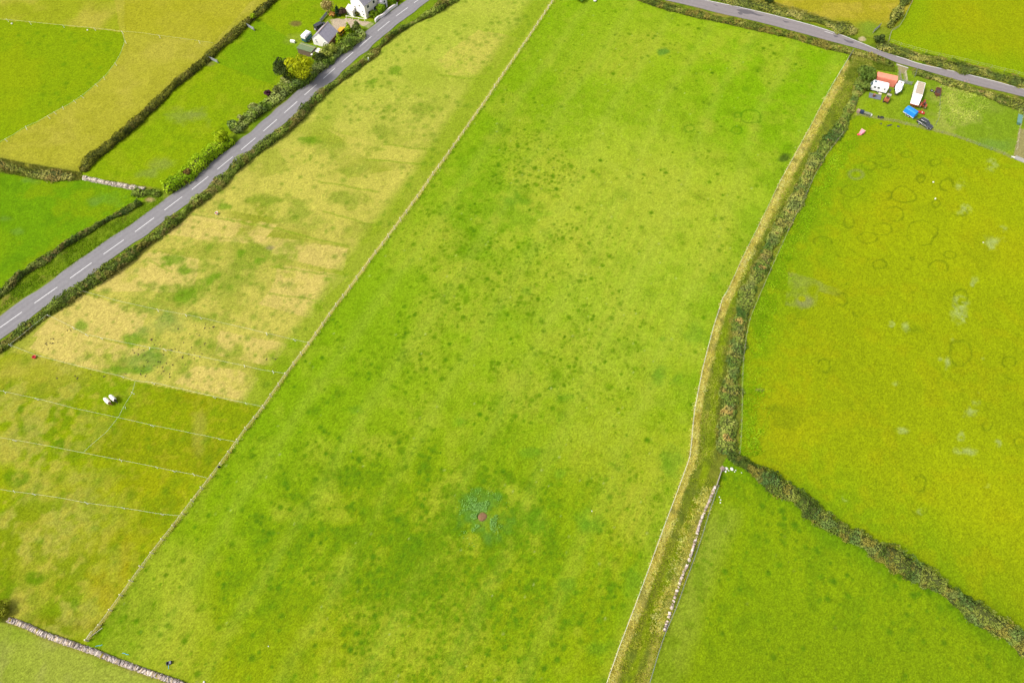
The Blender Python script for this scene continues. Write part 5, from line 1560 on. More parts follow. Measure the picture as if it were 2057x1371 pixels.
def car(name, label, loc, rz, L, W, H, paint_, boxy=False, rails=False, spare=False, glass=GLASS):
    root = thing(name, label, 'car', loc, rz)
    hl, hw, g0, belt = L / 2, W / 2, 0.28, H * 0.56
    if boxy:
        st = [(-hl, hw * .96, 0.42, belt), (-hl + .1, hw, g0 + .05, belt + .02), (hl * .40, hw, g0 + .05, belt + .02), (hl * .46, hw * .97, g0 + .05, belt), (hl * .96, hw * .95, g0 + .05, belt - .02), (hl, hw * .92, 0.45, belt - .14)]
        cab = ((-hl + .06, hl * .42), (-hl + .12, hl * .30), .86)
    else:
        st = [(-hl, hw * .80, 0.42, belt * .82), (-hl + .18, hw * .95, g0, belt), (-hl * .3, hw, g0, belt + .04), (hl * .28, hw, g0, belt), (hl * .55, hw * .97, g0, belt * .93), (hl * .9, hw * .9, g0 + .03, belt * .80), (hl, hw * .72, 0.40, belt * .62)]
        cab = ((-hl + .14, hl * .42), (-hl * .70, hl * .08), .74)
    MB().loft([ring(*s) for s in st]).build('body', paint_, root, bevel=0.03, smooth=False)
    (b0, b1), (t0, t1), tw = cab
    zb, zt = belt - 0.02, H - 0.06
    cw, ct = hw * .94, hw * tw
    vs = [(b0, -cw, zb), (b1, -cw, zb), (b1, cw, zb), (b0, cw, zb), (t0, -ct, zt), (t1, -ct, zt), (t1, ct, zt), (t0, ct, zt)]
    MB().add(vs, [(3, 2, 1, 0), (4, 5, 6, 7), (0, 1, 5, 4), (1, 2, 6, 5), (2, 3, 7, 6), (3, 0, 4, 7)]).build('window', glass, root)
    rf = MB()
    rf.loft([ring(t0 - .05, ct * .95, zt - .02, zt + .05, .02), ring((t0 + t1) / 2, ct + .02, zt - .02, zt + .09, .03), ring(t1 + .05, ct * .95, zt - .02, zt + .05, .02)])
    rf.build('roof', paint_, root)
    pl = MB()
    for s in (-1, 1):
        for (xb, xt) in ((b0, t0), (b0 * .45 + b1 * .55 - .3, t0 * .5 + t1 * .5 - .1), (b1, t1)):
            pl.cyl((xb, s * cw * 1.0, zb), (xt, s * ct * 1.0, zt), 0.055, 0.045, 6)
    pl.build('pillars', paint_, root)
    r = 0.36 if boxy else 0.33
    for x in (-hl * .60, hl * .62):
        for s in (-1, 1):
            wheel(root, x, s * (hw - .06), r, .22)
    for s in (-1, 1):
        MB().box((hl * .985 - (0 if boxy else .10), s * hw * .66, belt * (.72 if boxy else .62)), (.10, .28, .16)).build('headlight', LAMP, root)
        MB().box((-hl + .0, s * hw * .74, belt * .72), (.08, .14, .26)).build('tail_light', REDL, root)
        MB().box((b1 - .18, s * (hw + .1), belt + .08), (.12, .2, .14)).build('wing_mirror', paint_, root)
    MB().box((hl - .0, 0, .42), (.14, W * .86, .2)).box((-hl, 0, .42), (.14, W * .9, .2)).build('bumper', CHASSIS, root)
    if rails:
        rr = MB()
        for s in (-1, 1):
            rr.box(((t0 + t1) / 2, s * ct * .92, zt + .13), ((t1 - t0) * .9, .05, .05))
        rr.build('roof_rails', RIM, root)
        MB().box((0.1, -hw - .0, belt * .62), (L * .42, .05, .07)).build('side_trim', RIM, root)
    if spare:
        t = MB().cyl((-hl - .22, -.25, belt * .85), (-hl - .02, -.25, belt * .85), .36, .36, 18).build('spare_wheel', TYRE, root)
        MB().cyl((-hl - .25, -.25, belt * .85), (-hl - .21, -.25, belt * .85), .26, .26, 16).build('wheel_cover', TRIM, t)
    return root
BLACKP = mat('dark_car_paint', (0.035, 0.037, 0.045), 0.22, spec=0.6)
GREYP = mat('black_car_paint', (0.028, 0.028, 0.032), 0.25, spec=0.6)
YELP = mat('yellow_car_paint', (0.62, 0.33, 0.01), 0.3, spec=0.5)
def at(u, v, z=0):
    p = P(u, v, z)
    return (p.x, p.y, 0)
car('estate_car', 'shiny black car hitched to the blue covered trailer', at(1856.5, 251.5), heading(1841, 242, 1872, 260), 4.6, 1.85, 1.6, BLACKP, rails=True)
car('off_road_car', 'boxy black off-road car with a white spare wheel cover behind the garage', at(645, 57), heading(632, 64, 656, 51), 4.3, 1.85, 1.95, GREYP, boxy=True, spare=True)
car('small_car', 'yellow car parked on the drive between slim conifers', at(688, 66), heading(684, 71, 697, 58), 4.0, 1.75, 1.65, YELP, boxy=True)

def drawbar(root, x0, x1, w, z=0.5, m=CHASSIS):
    b = MB()
    for s in (-1, 1):
        b.cyl((x0, s * w, z), (x1, 0, z), 0.05, 0.05, 6)
    b.cyl((x1 - .05, 0, z), (x1 + .25, 0, z), 0.06, 0.06, 6)
    b.cyl((x1 - .1, 0, 0.05), (x1 - .1, 0, z), 0.035, 0.035, 6)
    return b.build('drawbar', m, root)
# blue covered trailer
BLUE = mat('blue_tarpaulin', (0.012, 0.19, 0.62), 0.55, var=0.08, vscale=1.5, spec=0.4)
tr = thing('covered_trailer', 'bright blue tarpaulin covered trailer behind the black car', 'trailer', at(1829, 226, 1.0), heading(1817, 222, 1838, 235))
MB().box((0, 0, .62), (3.6, 1.85, .36)).build('bed', mat('pale_metal_panel', (0.55, 0.55, 0.52), 0.5), tr, bevel=.02)
cv = MB()
cv.loft([[(-1.82, -.95, .72), (-1.82, .95, .72), (-1.76, .88, 2.0), (-1.70, .52, 2.2), (-1.70, -.52, 2.2), (-1.76, -.88, 2.0)],
         [(0, -.95, .72), (0, .95, .72), (0, .90, 2.05), (0, .54, 2.27), (0, -.54, 2.27), (0, -.90, 2.05)],
         [(1.82, -.95, .72), (1.82, .95, .72), (1.76, .88, 2.0), (1.70, .52, 2.2), (1.70, -.52, 2.2), (1.76, -.88, 2.0)]])
cv.build('cover', BLUE, tr, bevel=.04)
cr = MB()
for x in (-1.2, -.6, 0, .6, 1.2):
    cr.box((x, 0, 2.275), (.04, 1.0, .03))
cr.build('cover_ribs', BLUE, tr)
for x in (-.45, .35):
    for s in (-1, 1):
        wheel(tr, x, s * .98, .32, .2)
drawbar(tr, 1.75, 2.9, .6)
# big white trailer with a tan load bed
WPANEL = mat('white_panel', (0.80, 0.77, 0.72), 0.55, var=0.04, vscale=1.0)
TAN = mat('tan_sheet', alb(232, 212, 186), 0.85, var=0.10, vscale=2.2)
RUST = mat('orange_paint', alb(206, 112, 60), 0.7, var=0.25, vscale=2.5)
bt = thing('farm_trailer', 'long white farm trailer with a tan top and orange chassis', 'trailer', at(1842, 190, 1.2), heading(1848.5, 168, 1838.5, 209))
Lt = (P(1850, 167, 2.3) - P(1836, 211, 1.0)).length
bd = MB()
bd.prism([(-Lt / 2, .8), (Lt / 2 - .1, .8), (Lt / 2, 1.05), (Lt * .20, 2.75), (-Lt * .42, 2.85), (-Lt / 2, 2.5)], -1.2, 1.2)
bd.build('body', WPANEL, bt, bevel=.05)
tp = MB()
a0, a1 = -Lt * .41, Lt * .19
tp.add([(a0, -1.0, 2.875), (a1, -1.1, 2.79), (a1, 1.1, 2.79), (a0, 1.0, 2.875), (a0, -1.0, 2.93), (a1, -1.1, 2.845), (a1, 1.1, 2.845), (a0, 1.0, 2.93)], [(3, 2, 1, 0), (4, 5, 6, 7), (0, 1, 5, 4), (1, 2, 6, 5), (2, 3, 7, 6), (3, 0, 4, 7)])
tp.build('top_sheet', TAN, bt)
rb = MB()
for k in range(7):
    x = a0 + (a1 - a0) * (k + .5) / 7
    rb.box((x, 0, 2.93 - .085 * (k + .5) / 7), (.05, 1.9, .04))
rb.build('ribs', mat('tan_rib', alb(186, 160, 138), 0.85), bt)
ch = MB().box((0, 0, .66), (Lt, 1.5, .22)).box((Lt / 2 + .02, 0, .86), (.16, 2.4, .32))
for x in (-1, -.3, .4, 1):
    ch.box((Lt / 2 + .10, x * 1.0, .86), (.08, .12, .42))
ch.build('chassis', RUST, bt)
for x in (-1.2, -.1):
    for s in (-1, 1):
        wheel(bt, x, s * 1.05, .45, .3, RUST)
drawbar(bt, Lt / 2, Lt / 2 + 1.3, .5, .6, RUST)
MB().box((-Lt / 2 + .3, 1.35, 1.0), (.7, .3, .5)).build('side_locker', TAN, bt, bevel=.03)
# red shipping container
REDC = mat('faded_red_paint', (0.66, 0.22, 0.14), 0.65, var=0.12, vscale=1.2)
pc = P(1783, 153.5, 2.5)
ct = thing('container', 'faded red shipping container behind the white caravan', 'container', (pc.x, pc.y, 0), heading(1762, 146.5, 1803, 155.5))
MB().box((0, 0, 1.3), (6.1, 2.4, 2.5)).build('body', REDC, ct, bevel=.03)
rb = MB()
for k in range(24):
    rb.box((-2.95 + 5.9 * k / 23, 0, 1.3), (.1, 2.48, 2.36))
for k in range(20):
    rb.box((-2.85 + 5.7 * k / 19, 0, 2.56), (.12, 2.2, .05))
rb.build('corrugation', REDC, ct)
pt = MB()
for x in (-3.03, 3.03):
    for y in (-1.19, 1.19):
        pt.box((x, y, 1.3), (.16, .16, 2.62))
pt.build('corner_post', mat('deep_red_paint', alb(204, 92, 70), 0.6), ct)
dr_ = MB()
for y in (-.6, .6):
    dr_.box((3.08, y, 1.3), (.05, 1.1, 2.3))
dr_.build('door', REDC, ct)
# white caravan
CARW = mat('caravan_white', (0.82, 0.81, 0.80), 0.35, var=0.03, vscale=1.0)
TEAL = mat('grey_teal_glass', alb(128, 150, 156), 0.2, spec=0.6)
pv = P(1769.5, 168.5, 2.4)
cvn = thing('caravan', 'white caravan with a grey teal end window in front of the red container', 'caravan', (pv.x, pv.y, 0), heading(1756, 164, 1788, 171.5) + math.pi)
bd = MB()
bd.prism([(-2.5, .45), (2.3, .45), (2.6, 1.1), (2.1, 2.35), (1.8, 2.5), (-2.3, 2.5), (-2.5, 2.3)], -1.12, 1.12)
bd.build('body', CARW, cvn, bevel=.06)
ew = MB().add([(2.545, -.9, 1.26), (2.545, .9, 1.26), (2.15, .9, 2.26), (2.15, -.9, 2.26), (2.575, -.9, 1.28), (2.575, .9, 1.28), (2.18, .9, 2.28), (2.18, -.9, 2.28)], [(3, 2, 1, 0), (4, 5, 6, 7), (0, 1, 5, 4), (1, 2, 6, 5), (2, 3, 7, 6), (3, 0, 4, 7)])
ew.build('window', TEAL, cvn)
MB().box((1.55, -.35, 2.53), (.75, .9, .08)).build('roof_light', TEAL, cvn)
for x in (1.3, .2, -1.6):
    MB().box((x, 1.13, 1.65), (.65 if x > -1 else .3, .04, .5)).build('window', GLASS, cvn)
    MB().box((x, -1.13, 1.65), (.65, .04, .5)).build('window', GLASS, cvn)
MB().box((-.9, 1.13, 1.35), (.62, .05, 1.6)).build('door', TRIM, cvn)
MB().box((0, 1.135, .95), (4.4, .03, .07)).build('stripe', mat('grey_stripe', (0.3, 0.3, 0.32), 0.5), cvn)
MB().box((-.9, 1.6, .2), (.9, .5, .22)).build('step', mat('cream_step', (0.62, 0.52, 0.38), 0.7), cvn)
for s in (-1, 1):
    wheel(cvn, -.1, s * 1.02, .32, .2)
drawbar(cvn, 2.3, 3.4, .6, .45)
# white boat on a trailer
pb = P(1803.5, 180, .8)
boat = thing('boat', 'white cabin boat with a pointed bow and teal side beside the caravan', 'boat', (pb.x, pb.y, 0), heading(1806, 170, 1796, 197))
hull = MB()
def br(x, hw, keel, deck):
    return [(x, 0, keel), (x, hw * .7, keel + .22), (x, hw, deck - .12), (x, hw * .96, deck), (x, -hw * .96, deck), (x, -hw, deck - .12), (x, -hw * .7, keel + .22)]
hull.loft([br(-2.5, 1.0, .55, 1.4), br(-1.2, 1.08, .52, 1.42), br(.4, 1.0, .52, 1.48), br(1.6, .66, .62, 1.56), br(2.4, .28, .85, 1.62), br(2.75, .04, 1.2, 1.66)])
hull.build('hull', CARW, boat, bevel=.02)
cb = MB()
cb.loft([[(-2.3, -.9, 1.38), (-2.3, .9, 1.38), (-2.2, .82, 2.35), (-2.2, -.82, 2.35)], [(-.4, -.92, 1.40), (-.4, .92, 1.40), (-.6, .8, 2.4), (-.6, -.8, 2.4)], [(.5, -.66, 1.46), (.5, .66, 1.46), (.0, .5, 2.3), (.0, -.5, 2.3)]])
cb.build('cabin', CARW, boat, bevel=.05)
for s in (-1, 1):
    MB().box((-.3, s * 1.075, 1.22), (3.2, .03, .26)).build('side_panel', mat('teal_paint', alb(96, 142, 142), 0.5), boat)
MB().box((-1.3, 0, 2.42), (.9, .5, .05)).build('hatch', TAN, boat)
MB().cyl((1.3, 0, 1.5), (1.3, 0, 1.66), .2, .2, 12).build('deck_hatch', DARK, boat)
MB().box((-.3, 0, .42), (4.4, .9, .12)).build('trailer_frame', CHASSIS, boat)
for s in (-1, 1):
    wheel(boat, -.6, s * .8, .3, .18)
# small orange excavator
ORG = mat('orange_machine_paint', alb(222, 130, 84), 0.6, var=0.15, vscale=2.5)
ex = thing('mini_excavator', 'small orange excavator with its dark arm raised beside the caravan', 'excavator', at(1781, 200, .6), heading(1781, 201, 1792, 174))
for s in (-1, 1):
    tk = MB()
    tk.prism([(-.95, .05), (.95, .05), (1.1, .25), (.95, .45), (-.95, .45), (-1.1, .25)], s * .62 - .17, s * .62 + .17)
    tk.build('track', TYRE, ex)
MB().box((0, 0, .42), (1.0, 1.0, .2)).build('undercarriage', CHASSIS, ex)
MB().box((-.35, 0, .95), (1.5, 1.35, .8)).build('body', ORG, ex, bevel=.1)
MB().box((-.35, 0, 1.37), (.8, .8, .06)).build('engine_cover', mat('dull_red_panel', alb(150, 84, 66), 0.7), ex)
st = MB().box((.25, 0, 1.15), (.45, .5, .12)).box((.05, 0, 1.4), (.12, .5, .5))
st.build('seat', DARK, ex)
cn = MB()
for s in (-1, 1):
    cn.cyl((.55, s * .55, .95), (.55, s * .55, 2.3), .04, .04, 6)
    cn.cyl((-.2, s * .55, .95), (-.2, s * .55, 2.3), .04, .04, 6)
cn.box((.18, 0, 2.33), (.95, 1.25, .07))
cn.build('canopy', mat('pale_canopy', alb(226, 214, 190), 0.6), ex)
am = MB()
am.cyl((.8, .15, .8), (2.3, .15, 2.2), .12, .10, 8)
am.cyl((2.3, .15, 2.2), (3.5, .15, 1.6), .10, .08, 8)
am.cyl((1.0, .15, 1.35), (2.0, .15, 2.2), .05, .05, 6)
am.build('arm', DARK, ex)
MB().prism([(3.3, 1.1), (3.7, .9), (3.95, 1.3), (3.6, 1.7), (3.4, 1.7)], -.1, .4).build('bucket', CHASSIS, ex)
# red tractor with a flat red mower
RED = mat('tractor_red', alb(206, 84, 60), 0.6, var=0.18, vscale=2.5)
PALE = mat('dusty_tyre', alb(188, 160, 128), 0.85, var=0.15, vscale=3.0)
tc_ = thing('tractor', 'old red tractor with dusty wheels beside the white farm trailer', 'tractor', at(1855, 210, .8), heading(1852.5, 220, 1857, 204))
bd = MB().box((.75, 0, 1.05), (1.7, .55, .7)).box((-.4, 0, .85), (1.0, .45, .5))
bd.build('body', RED, tc_, bevel=.06)
MB().box((1.62, 0, 1.05), (.06, .5, .6)).build('grille', CHASSIS, tc_)
for s in (-1, 1):
    w_ = wheel(tc_, -.55, s * .72, .68, .36, RED, .5, PALE)
    wheel(tc_, 1.25, s * .62, .40, .22, RED, .5, PALE)
    MB().prism([(-1.15, 1.05), (-.95, 1.4), (-.25, 1.45), (.05, 1.2), (.05, 1.14), (-.25, 1.38), (-.92, 1.33), (-1.1, 1.02)], s * .72 - .2, s * .72 + .2).build('mudguard', RED, tc_)
MB().box((-.45, 0, 1.22), (.42, .46, .1)).box((-.66, 0, 1.42), (.08, .46, .4)).build('seat', DARK, tc_)
MB().cyl((.1, 0, 1.35), (-.05, 0, 1.62), .03, .03, 6).cyl((-.05, 0, 1.62), (-.06, 0, 1.65), .2, .2, 14).build('steering_wheel', DARK, tc_)
MB().cyl((1.0, .18, 1.4), (1.0, .18, 2.05), .04, .04, 8).build('exhaust', CHASSIS, tc_)
mw = thing('mower', 'flat bright red mower deck behind the old tractor', 'mower', at(1850.5, 226, .3), heading(1843, 224, 1857, 228))
mdk = MB().box((0, 0, .35), (2.1, .95, .3), 0, .9).box((0, .3, .56), (.5, .3, .2))
mdk.build('deck', mat('bright_red_paint', alb(226, 70, 64), 0.5, var=0.1, vscale=2.0), mw, bevel=.04)
MB().cyl((-.35, .1, .6), (0, .9, 1.0), .04, .04, 6).cyl((.35, .1, .6), (0, .9, 1.0), .04, .04, 6).build('linkage', RUST, mw)
for s in (-1, 1):
    wheel(mw, s * .8, .5, .18, .12)
MB().cyl((.2, -.1, .5), (.2, -.1, .62), .16, .12, 10).build('gearbox', TRIM, mw)
# rusty trailer and loose wheel
RST = mat('rust', alb(150, 96, 72), 0.9, var=0.3, vscale=2.5)
rt = thing('rusty_trailer', 'small rusty open box trailer at the edge of the long grass', 'trailer', at(1884, 185, .6), heading(1886, 177, 1883, 192))
bx_ = MB()
L2, W2 = 2.9, 1.5
bx_.box((0, 0, .5), (L2, W2, .1))
for s in (-1, 1):
    bx_.box((0, s * (W2 / 2 - .04), .85), (L2, .08, .62))
    bx_.box((s * (L2 / 2 - .04), 0, .85), (.08, W2 - .17, .62))
bx_.build('body', RST, rt)
MB().box((0, 0, .64), (L2 - .2, W2 - .2, .16)).build('inner_slab', mat('dark_brown', (0.06, 0.04, 0.035), 0.95, var=0.3, vscale=4.0), rt)  # dark brown slab covering the inside of the box
for s in (-1, 1):
    wheel(rt, 0, s * (W2 / 2 + .1), .34, .18)
drawbar(rt, L2 / 2, L2 / 2 + .7, .3, .5, RST)
wl = thing('loose_wheel', 'dark wheel lying on the grass left of the rusty trailer', 'wheel', at(1871.5, 183), .4)
tw_ = MB()
tw_.loft([[(r_ * math.cos(a), r_ * math.sin(a), z_) for a in [2 * math.pi * i / 18 for i in range(18)]] for r_, z_ in ((.36, 0.0), (.5, .04), (.5, .24), (.38, .28), (.26, .24), (.26, .05))])
tw_.build('tyre', TYRE, wl)
MB().cyl((0, 0, .08), (0, 0, .16), .27, .25, 14).build('rim', RIM, wl)
# grey ground sheet with a fire bin on it
gs = thing('ground_sheet', 'flat grey sheet laid on the grass in front of the caravan', 'sheet', at(1757.5, 194), heading(1746, 189, 1770, 194.5))
q = MB()
nx, ny = 10, 7
vs = [(-1.8 + 3.6 * i / nx, -1.15 + 2.3 * j / ny, .06 + .05 * random.random()) for j in range(ny + 1) for i in range(nx + 1)]
q.add(vs, [(j * (nx + 1) + i, j * (nx + 1) + i + 1, (j + 1) * (nx + 1) + i + 1, (j + 1) * (nx + 1) + i) for j in range(ny) for i in range(nx)])
vs2 = [(x, y, -.05) for x, y in ((-1.8, -1.15), (1.8, -1.15), (1.8, 1.15), (-1.8, 1.15))]
q.build('sheet', mat('grey_sheet', alb(138, 144, 156), 0.8, var=0.1, vscale=1.5), gs)
fb = thing('fire_bin', 'rusty round bin standing on the grey sheet', 'bin', at(1754.5, 194), 0)
MB().cyl((0, 0, .08), (0, 0, .9), .32, .38, 16).build('bin', RST, fb)
MB().cyl((0, 0, .86), (0, 0, .93), .40, .40, 16).build('rim', mat('pale_rust', alb(190, 140, 116), 0.8), fb)
# long low pen at the yard's left edge
pn = thing('rabbit_run', 'long low pen with a navy lid and mesh run at the corner of the yard', 'pen', at(1736, 226.5, .4), heading(1722, 222, 1750, 230))
MB().box((-1.75, 0, .45), (.9, .95, .9), 0, .92).build('hutch', mat('pinkish_board', alb(206, 170, 158), 0.8, var=0.12, vscale=3.0), pn)
MB().box((-.72, 0, .52), (1.05, 1.0, .7)).build('lid', mat('navy_sheet', (0.02, 0.03, 0.07), 0.6), pn)
rn = MB()
for y in (-.45, .45):
    for z_ in (.05, .6):
        rn.box((.95, y, z_), (2.2, .05, .05))
for k in range(8):
    x = -.13 + 2.15 * k / 7
    for y in (-.45, .45):
        rn.box((x, y, .32), (.04, .04, .6))
    rn.box((x, 0, .62), (.04, .95, .04))
rn.build('run_frame', GREYWOOD, pn)
MB().box((.95, 0, .61), (2.1, .88, .02)).build('mesh_panel', mat('grey_green_mesh', alb(160, 170, 138), 0.8, var=0.12, vscale=3.0), pn)
MB().box((2.2, .05, .28), (.35, .55, .5), .2, .85).build('end_box', TRIM, pn, bevel=.04)
for k, (u, v) in enumerate(((1764, 236), (1768.5, 236.8), (1772.5, 237.3))):
    c_ = thing('crate', 'small black crate in a row of three by the bare patch', 'crate', at(u, v), heading(1764, 236, 1772, 237.5) + [.1, -.2, .3][k], 'black crates in the yard')
    m_ = MB()
    m_.box((0, 0, .05), (.42, .55, .08))
    for s in (-1, 1):
        m_.box((0, s * .26, .25), (.42, .05, .4)); m_.box((s * .2, 0, .25), (.05, .47, .4))
    m_.build('box', DARK, c_)
def plank(label, u0, v0, u1, v1, w, z_=.12):
    a, b = P(u0, v0), P(u1, v1)
    m_ = (a + b) / 2
    o = MB().box((0, 0, z_ / 2 + .02), ((b - a).length, w, z_)).box((0, w * .4, z_ + .03), ((b - a).length * .96, w * .25, .05)).build('plank', mat('dark_timber', (0.05, 0.055, 0.045), 0.8, var=.2, vscale=3.0), None, (m_.x, m_.y, 0), math.atan2(b.y - a.y, b.x - a.x))
    return tag(o, label, 'plank')
plank('long dark plank lying in the pasture below the yard', 1782, 253.5, 1791.5, 251, .35)
plank('short dark plank lying in the pasture, right of the long one', 1802, 254, 1806.5, 255, .5)
plank('stubby dark block of timber beside the bare patch', 1768.5, 249, 1771, 249, .35)
# red and pink plastic
PINK = mat('pink_plastic', (0.72, 0.22, 0.26), 0.5)
RASP = mat('red_plastic', (0.62, 0.05, 0.08), 0.5)
pk = thing('plastic_tub', 'pink and red plastic tub lying on its side in the mustard pasture', 'tub', at(1729, 269), heading(1725, 272, 1733, 264))
tb = MB()
tb.loft([[(-.75, -.42, .1), (-.75, .42, .1), (-.75, .42, .75), (-.75, -.42, .75)], [(.65, -.62, .05), (.65, .62, .05), (.65, .62, 1.15), (.65, -.62, 1.15)]])
tb.build('tub', PINK, pk, bevel=.08)
MB().box((.68, 0, .6), (.08, 1.34, 1.2)).build('rim', mat('pale_pink_plastic', (0.78, 0.42, 0.42), 0.5), pk, bevel=.03)
MB().box((-.85, .3, .12), (.6, .7, .2)).build('base', RASP, pk, bevel=.04)
def bucket(label, u, v, r, h, m_, m2=None):
    b = thing('bucket', label, 'bucket', at(u, v), 0)
    w_ = MB()
    n = 16
    prof = [(r * .75, 0), (r, h), (r * 1.08, h), (r * 1.08, h - .05), (r * .93, h - .06), (r * .7, .06)]
    w_.loft([[(q * math.cos(2 * math.pi * i / n), q * math.sin(2 * math.pi * i / n), z_) for i in range(n)] for q, z_ in prof])
    w_.build('tub', m_, b)
    hb = MB()
    for i in range(8):
        a0, a1 = math.pi * i / 8, math.pi * (i + 1) / 8
        hb.cyl((r * math.cos(a0), .05, h + r * .4 * math.sin(a0)), (r * math.cos(a1), .05, h + r * .4 * math.sin(a1)), .02, .02, 5)
    hb.build('handle', m2 or CHASSIS, b)
    if m2:
        MB().cyl((0, 0, h * .55), (0, 0, h * .75), r * .94, r * .98, 16).build('band', m2, b)
    return b
bucket('red feed bucket in the paddock below the tape', 70, 718, .42, .5, RASP)
bucket('white feed bucket with an orange band in the dry paddock', 436, 430, .4, .6, TRIM, ORG)
# teal trough at the right edge
tt = thing('feed_trough', 'long teal trough standing at the right edge of the yard', 'trough', at(2047, 241, .4), heading(2046, 251, 2049, 232))
t_ = MB()
t_.loft([[(-1.9, -.35, .1), (-1.9, .35, .1), (-1.95, .6, .85), (-1.95, -.6, .85)], [(1.9, -.35, .1), (1.9, .35, .1), (1.95, .6, .85), (1.95, -.6, .85)]])
t_.build('body', mat('teal_sheet', alb(118, 168, 150), 0.6, var=.1, vscale=1.5), tt, bevel=.03)
MB().box((0, 0, .88), (3.95, 1.26, .06)).build('cover', mat('teal_cover', alb(126, 176, 160), 0.6, var=.08, vscale=1.5), tt)
gt = thing('concrete_slab', 'pale grey concrete slab at the corner of the mustard pasture', 'slab', at(2052, 322), heading(2036, 316, 2060, 326))
MB().box((.6, 0, .14), (5.0, 1.5, .28)).box((.6, .5, .32), (4.8, .12, .1)).build('slab', mat('concrete', alb(200, 198, 186), 0.9, var=.12, vscale=2.0), gt, bevel=.02)
MB().box((-2.3, -.2, .1), (1.1, .35, .2), .2).build('kerb_stone', WSTONE, gt)
# horse trailer by the garage
HTEAL = mat('horse_trailer_teal', alb(70, 128, 130), 0.5)
ht = thing('horse_trailer', 'white roofed horse trailer with dark teal sides beside the garage', 'trailer', at(616, 74, 1.2), heading(609, 81, 623, 67))
bd = MB()
bd.prism([(-1.7, .5), (1.5, .5), (1.75, 1.2), (1.4, 2.3), (-1.7, 2.3)], -.9, .9)
bd.build('body', HTEAL, ht, bevel=.04)
MB().loft([[(-1.8, -.95, 2.28), (-1.8, .95, 2.28), (-1.76, .7, 2.62), (-1.76, -.7, 2.62)], [(0, -.96, 2.3), (0, .96, 2.3), (0, .7, 2.68), (0, -.7, 2.68)], [(1.55, -.95, 2.28), (1.55, .95, 2.28), (1.35, .65, 2.58), (1.35, -.65, 2.58)]]).build('roof', CARW, ht, bevel=.03)
wp = MB().box((0, .915, 1.95), (3.1, .03, .5)).box((0, -.915, 2.05), (3.1, .03, .2)).box((-1.715, 0, 1.9), (.03, 1.7, .6))
wp.build('upper_panel', WPANEL, ht)
sl_ = MB()
for x in (-1.25, -.55, .15, .85):
    sl_.box((x, -.92, 1.3), (.22, .03, 1.2))
sl_.build('side_slats', mat('pale_teal', alb(110, 170, 164), 0.5), ht)
MB().box((-1.72, 0, 1.05), (.06, 1.6, .95)).build('ramp', HTEAL, ht)
for x in (-.5, .25):
    for s in (-1, 1):
        wheel(ht, x, s * .95, .32, .2)
drawbar(ht, 1.5, 2.6, .5, .5)
# odds and ends at the bottom wall
BLUEP = mat('blue_pipe', (0.06, 0.38, 0.55), 0.5)
def pipe(label, u0, v0, u1, v1, r=.045):
    a, b = P(u0, v0), P(u1, v1)
    L_ = (b - a).length
    o = MB()
    for k in range(6):
        o.cyl((L_ * k / 6, .06 * math.sin(k), .12), (L_ * (k + 1) / 6, .06 * math.sin(k + 1), .12), r, r, 8)
    return tag(o.build('water_pipe', BLUEP, None, (a.x, a.y, 0), math.atan2(b.y - a.y, b.x - a.x)), label, 'pipe')
pipe('blue water pipe sticking out beside the end of the post and rail fence', 192, 1298, 206, 1294)
pipe('blue water pipe among the brambles on top of the bottom wall', 246, 1311, 259, 1313.5)
wt = thing('water_trough', 'small dark water trough with a blue pipe in the pasture', 'trough', at(341, 1331), .3)
q = MB()
q.box((0, 0, .1), (.9, .55, .14))
for s in (-1, 1):
    q.box((0, s * .27, .3), (.95, .06, .5)); q.box((s * .45, 0, .3), (.06, .47, .5))
q.build('body', DARK, wt)
MB().box((.25, 0, .5), (.3, .5, .08)).build('valve_cover', mat('grey_cover', alb(150, 156, 170), .6), wt)
MB().cyl((-.1, -.3, .35), (-.25, -1.0, .05), .04, .04, 6).build('supply_pipe', BLUEP, wt)
fd = thing('feed_bag', 'dark bag hanging on a post of the post and rail fence', 'bag', at(441.5, 938.5), .5)
MB().loft([[(-.25, -.1, .15), (.25, -.1, .15), (.25, .15, .15), (-.25, .15, .15)], [(-.3, -.12, .5), (.3, -.12, .5), (.3, .18, .5), (-.3, .18, .5)], [(-.15, -.03, .9), (.15, -.03, .9), (.15, .07, .9), (-.15, .07, .9)]]).build('bag', DARK, fd, bevel=.04)

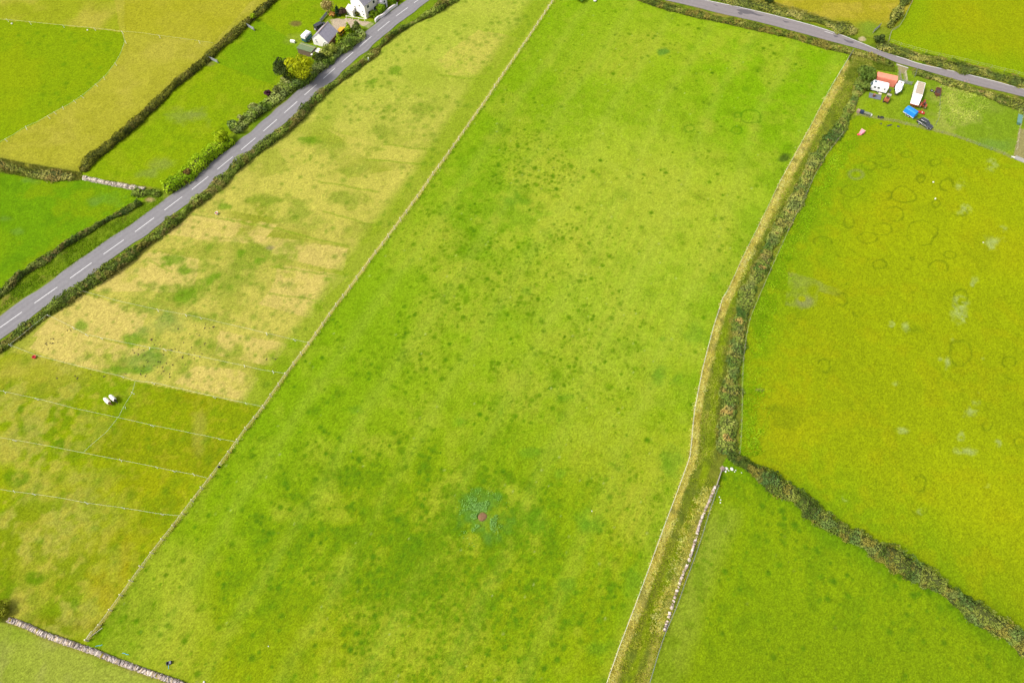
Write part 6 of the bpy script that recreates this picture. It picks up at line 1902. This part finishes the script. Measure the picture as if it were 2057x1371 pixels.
# ------------------------------------------------------------------ the two grazing horses
def skin_mesh(name, verts, edges, radii, m, parent=None, root=0, sub=2):
    me = bpy.data.meshes.new(name)
    me.from_pydata(verts, edges, [])
    o = bpy.data.objects.new(name, me)
    C.objects.link(o)
    sk = o.modifiers.new('skin', 'SKIN')
    for i, r_ in enumerate(radii):
        rr = r_ if isinstance(r_, tuple) else (r_, r_)
        me.skin_vertices[0].data[i].radius = rr
    me.skin_vertices[0].data[root].use_root = True
    sb_ = o.modifiers.new('sub', 'SUBSURF')
    sb_.levels = sb_.render_levels = sub
    me.materials.append(m)
    if parent: o.parent = parent
    return o
def horse(label, u, v, rz, coat, rug, turn=0.0):
    b = P(u, v)
    root = thing('horse', label, 'horse', (b.x, b.y, zat(b.x, b.y)), rz, 'horses grazing in white rugs')
    t = turn
    V_ = [(-.62, 0, 1.22), (-.25, 0, 1.16), (.2, 0, 1.14), (.58, 0, 1.18),            # spine: croup, loin, ribs, withers
          (.90, t * .2, 1.02), (1.16, t * .5, .72), (1.34, t * .8, .42), (1.42, t * 1.0, .12),   # neck down, poll, muzzle on the grass
          (-.70, .20, .92), (-.62, .21, .66), (-.80, .21, .45), (-.74, .21, .06),    # hind left: stifle, hock, fetlock
          (-.70, -.20, .92), (-.52, -.21, .66), (-.70, -.21, .45), (-.64, -.21, .06),
          (.52, .17, .84), (.56, .18, .46), (.55, .18, .06),
          (.52, -.17, .84), (.68, -.18, .46), (.70, -.18, .06),
          (-.86, 0, 1.18), (-1.0, 0, .9), (-1.02, 0, .5),                              # tail
          (1.10, t * .45 + .10, .80), (1.10, t * .45 - .10, .80)]                      # ears
    E_ = [(0, 1), (1, 2), (2, 3), (3, 4), (4, 5), (5, 6), (6, 7), (0, 8), (8, 9), (9, 10), (10, 11), (0, 12), (12, 13), (13, 14), (14, 15), (3, 16), (16, 17), (17, 18), (3, 19), (19, 20), (20, 21), (0, 22), (22, 23), (23, 24), (5, 25), (5, 26)]
    r_ = [(.34, .36), (.33, .36), (.34, .38), (.27, .34), (.18, .22), (.13, .15), (.10, .13), (.075, .08),
          .17, .11, .075, .06, .17, .11, .075, .06, .12, .075, .06, .12, .075, .06, .07, .09, .04, .035, .035]
    skin_mesh('body', V_, E_, r_, coat, root)
    # the rug: a fitted shell over back and flanks with a neck opening
    rings = []
    for x, hw, top, bot in ((-.98, .30, 1.40, .80), (-.86, .42, 1.56, .62), (-.5, .47, 1.61, .58), (-.1, .46, 1.56, .60), (.3, .46, 1.57, .60), (.62, .40, 1.57, .64), (.88, .30, 1.44, .74)):
        q = []
        for i in range(11):
            a = math.pi * i / 10
            y = hw * math.cos(a)
            z_ = bot + (top - bot) * (math.sin(a) ** .55)
            q.append((x, y * (1.04 if i in (0, 10) else 1), z_))
        rings.append(q)
    mb = MB()
    n = 11
    vs = [p for q in rings for p in q]
    mb.add(vs, [(k * n + i, k * n + i + 1, (k + 1) * n + i + 1, (k + 1) * n + i) for k in range(len(rings) - 1) for i in range(n - 1)])
    o = mb.build('rug', rug, root, smooth=True)
    so_ = o.modifiers.new('thick', 'SOLIDIFY'); so_.thickness = .03
    sb_ = o.modifiers.new('sub', 'SUBSURF'); sb_.levels = sb_.render_levels = 1
    mn = MB()
    for k in range(7):
        f_ = k / 6
        x, y, z_ = .72 + .44 * f_, t * (.1 + .4 * f_), 1.36 - .5 * f_
        mn.box((x, y, z_), (.14, .05, .2), 0, .6)
    mn.build('mane', DARK, root)
    return root
RUG = mat('white_rug', (0.80, 0.75, 0.68), 0.85, var=.05, vscale=4.0)
horse('horse with a black head grazing in a white rug, nearer the cross tape', 231, 803, heading(224.5, 795, 236, 806), mat('black_coat', (0.03, 0.025, 0.025), .7), RUG, -.05)
horse('horse with a chestnut head grazing in a white rug, the left one of the pair', 219.5, 808.5, heading(213, 800, 225, 812), mat('chestnut_coat', (0.22, 0.09, 0.05), .7), mat('cream_rug', (0.78, 0.69, 0.60), .85, var=.06, vscale=4.0), .15)
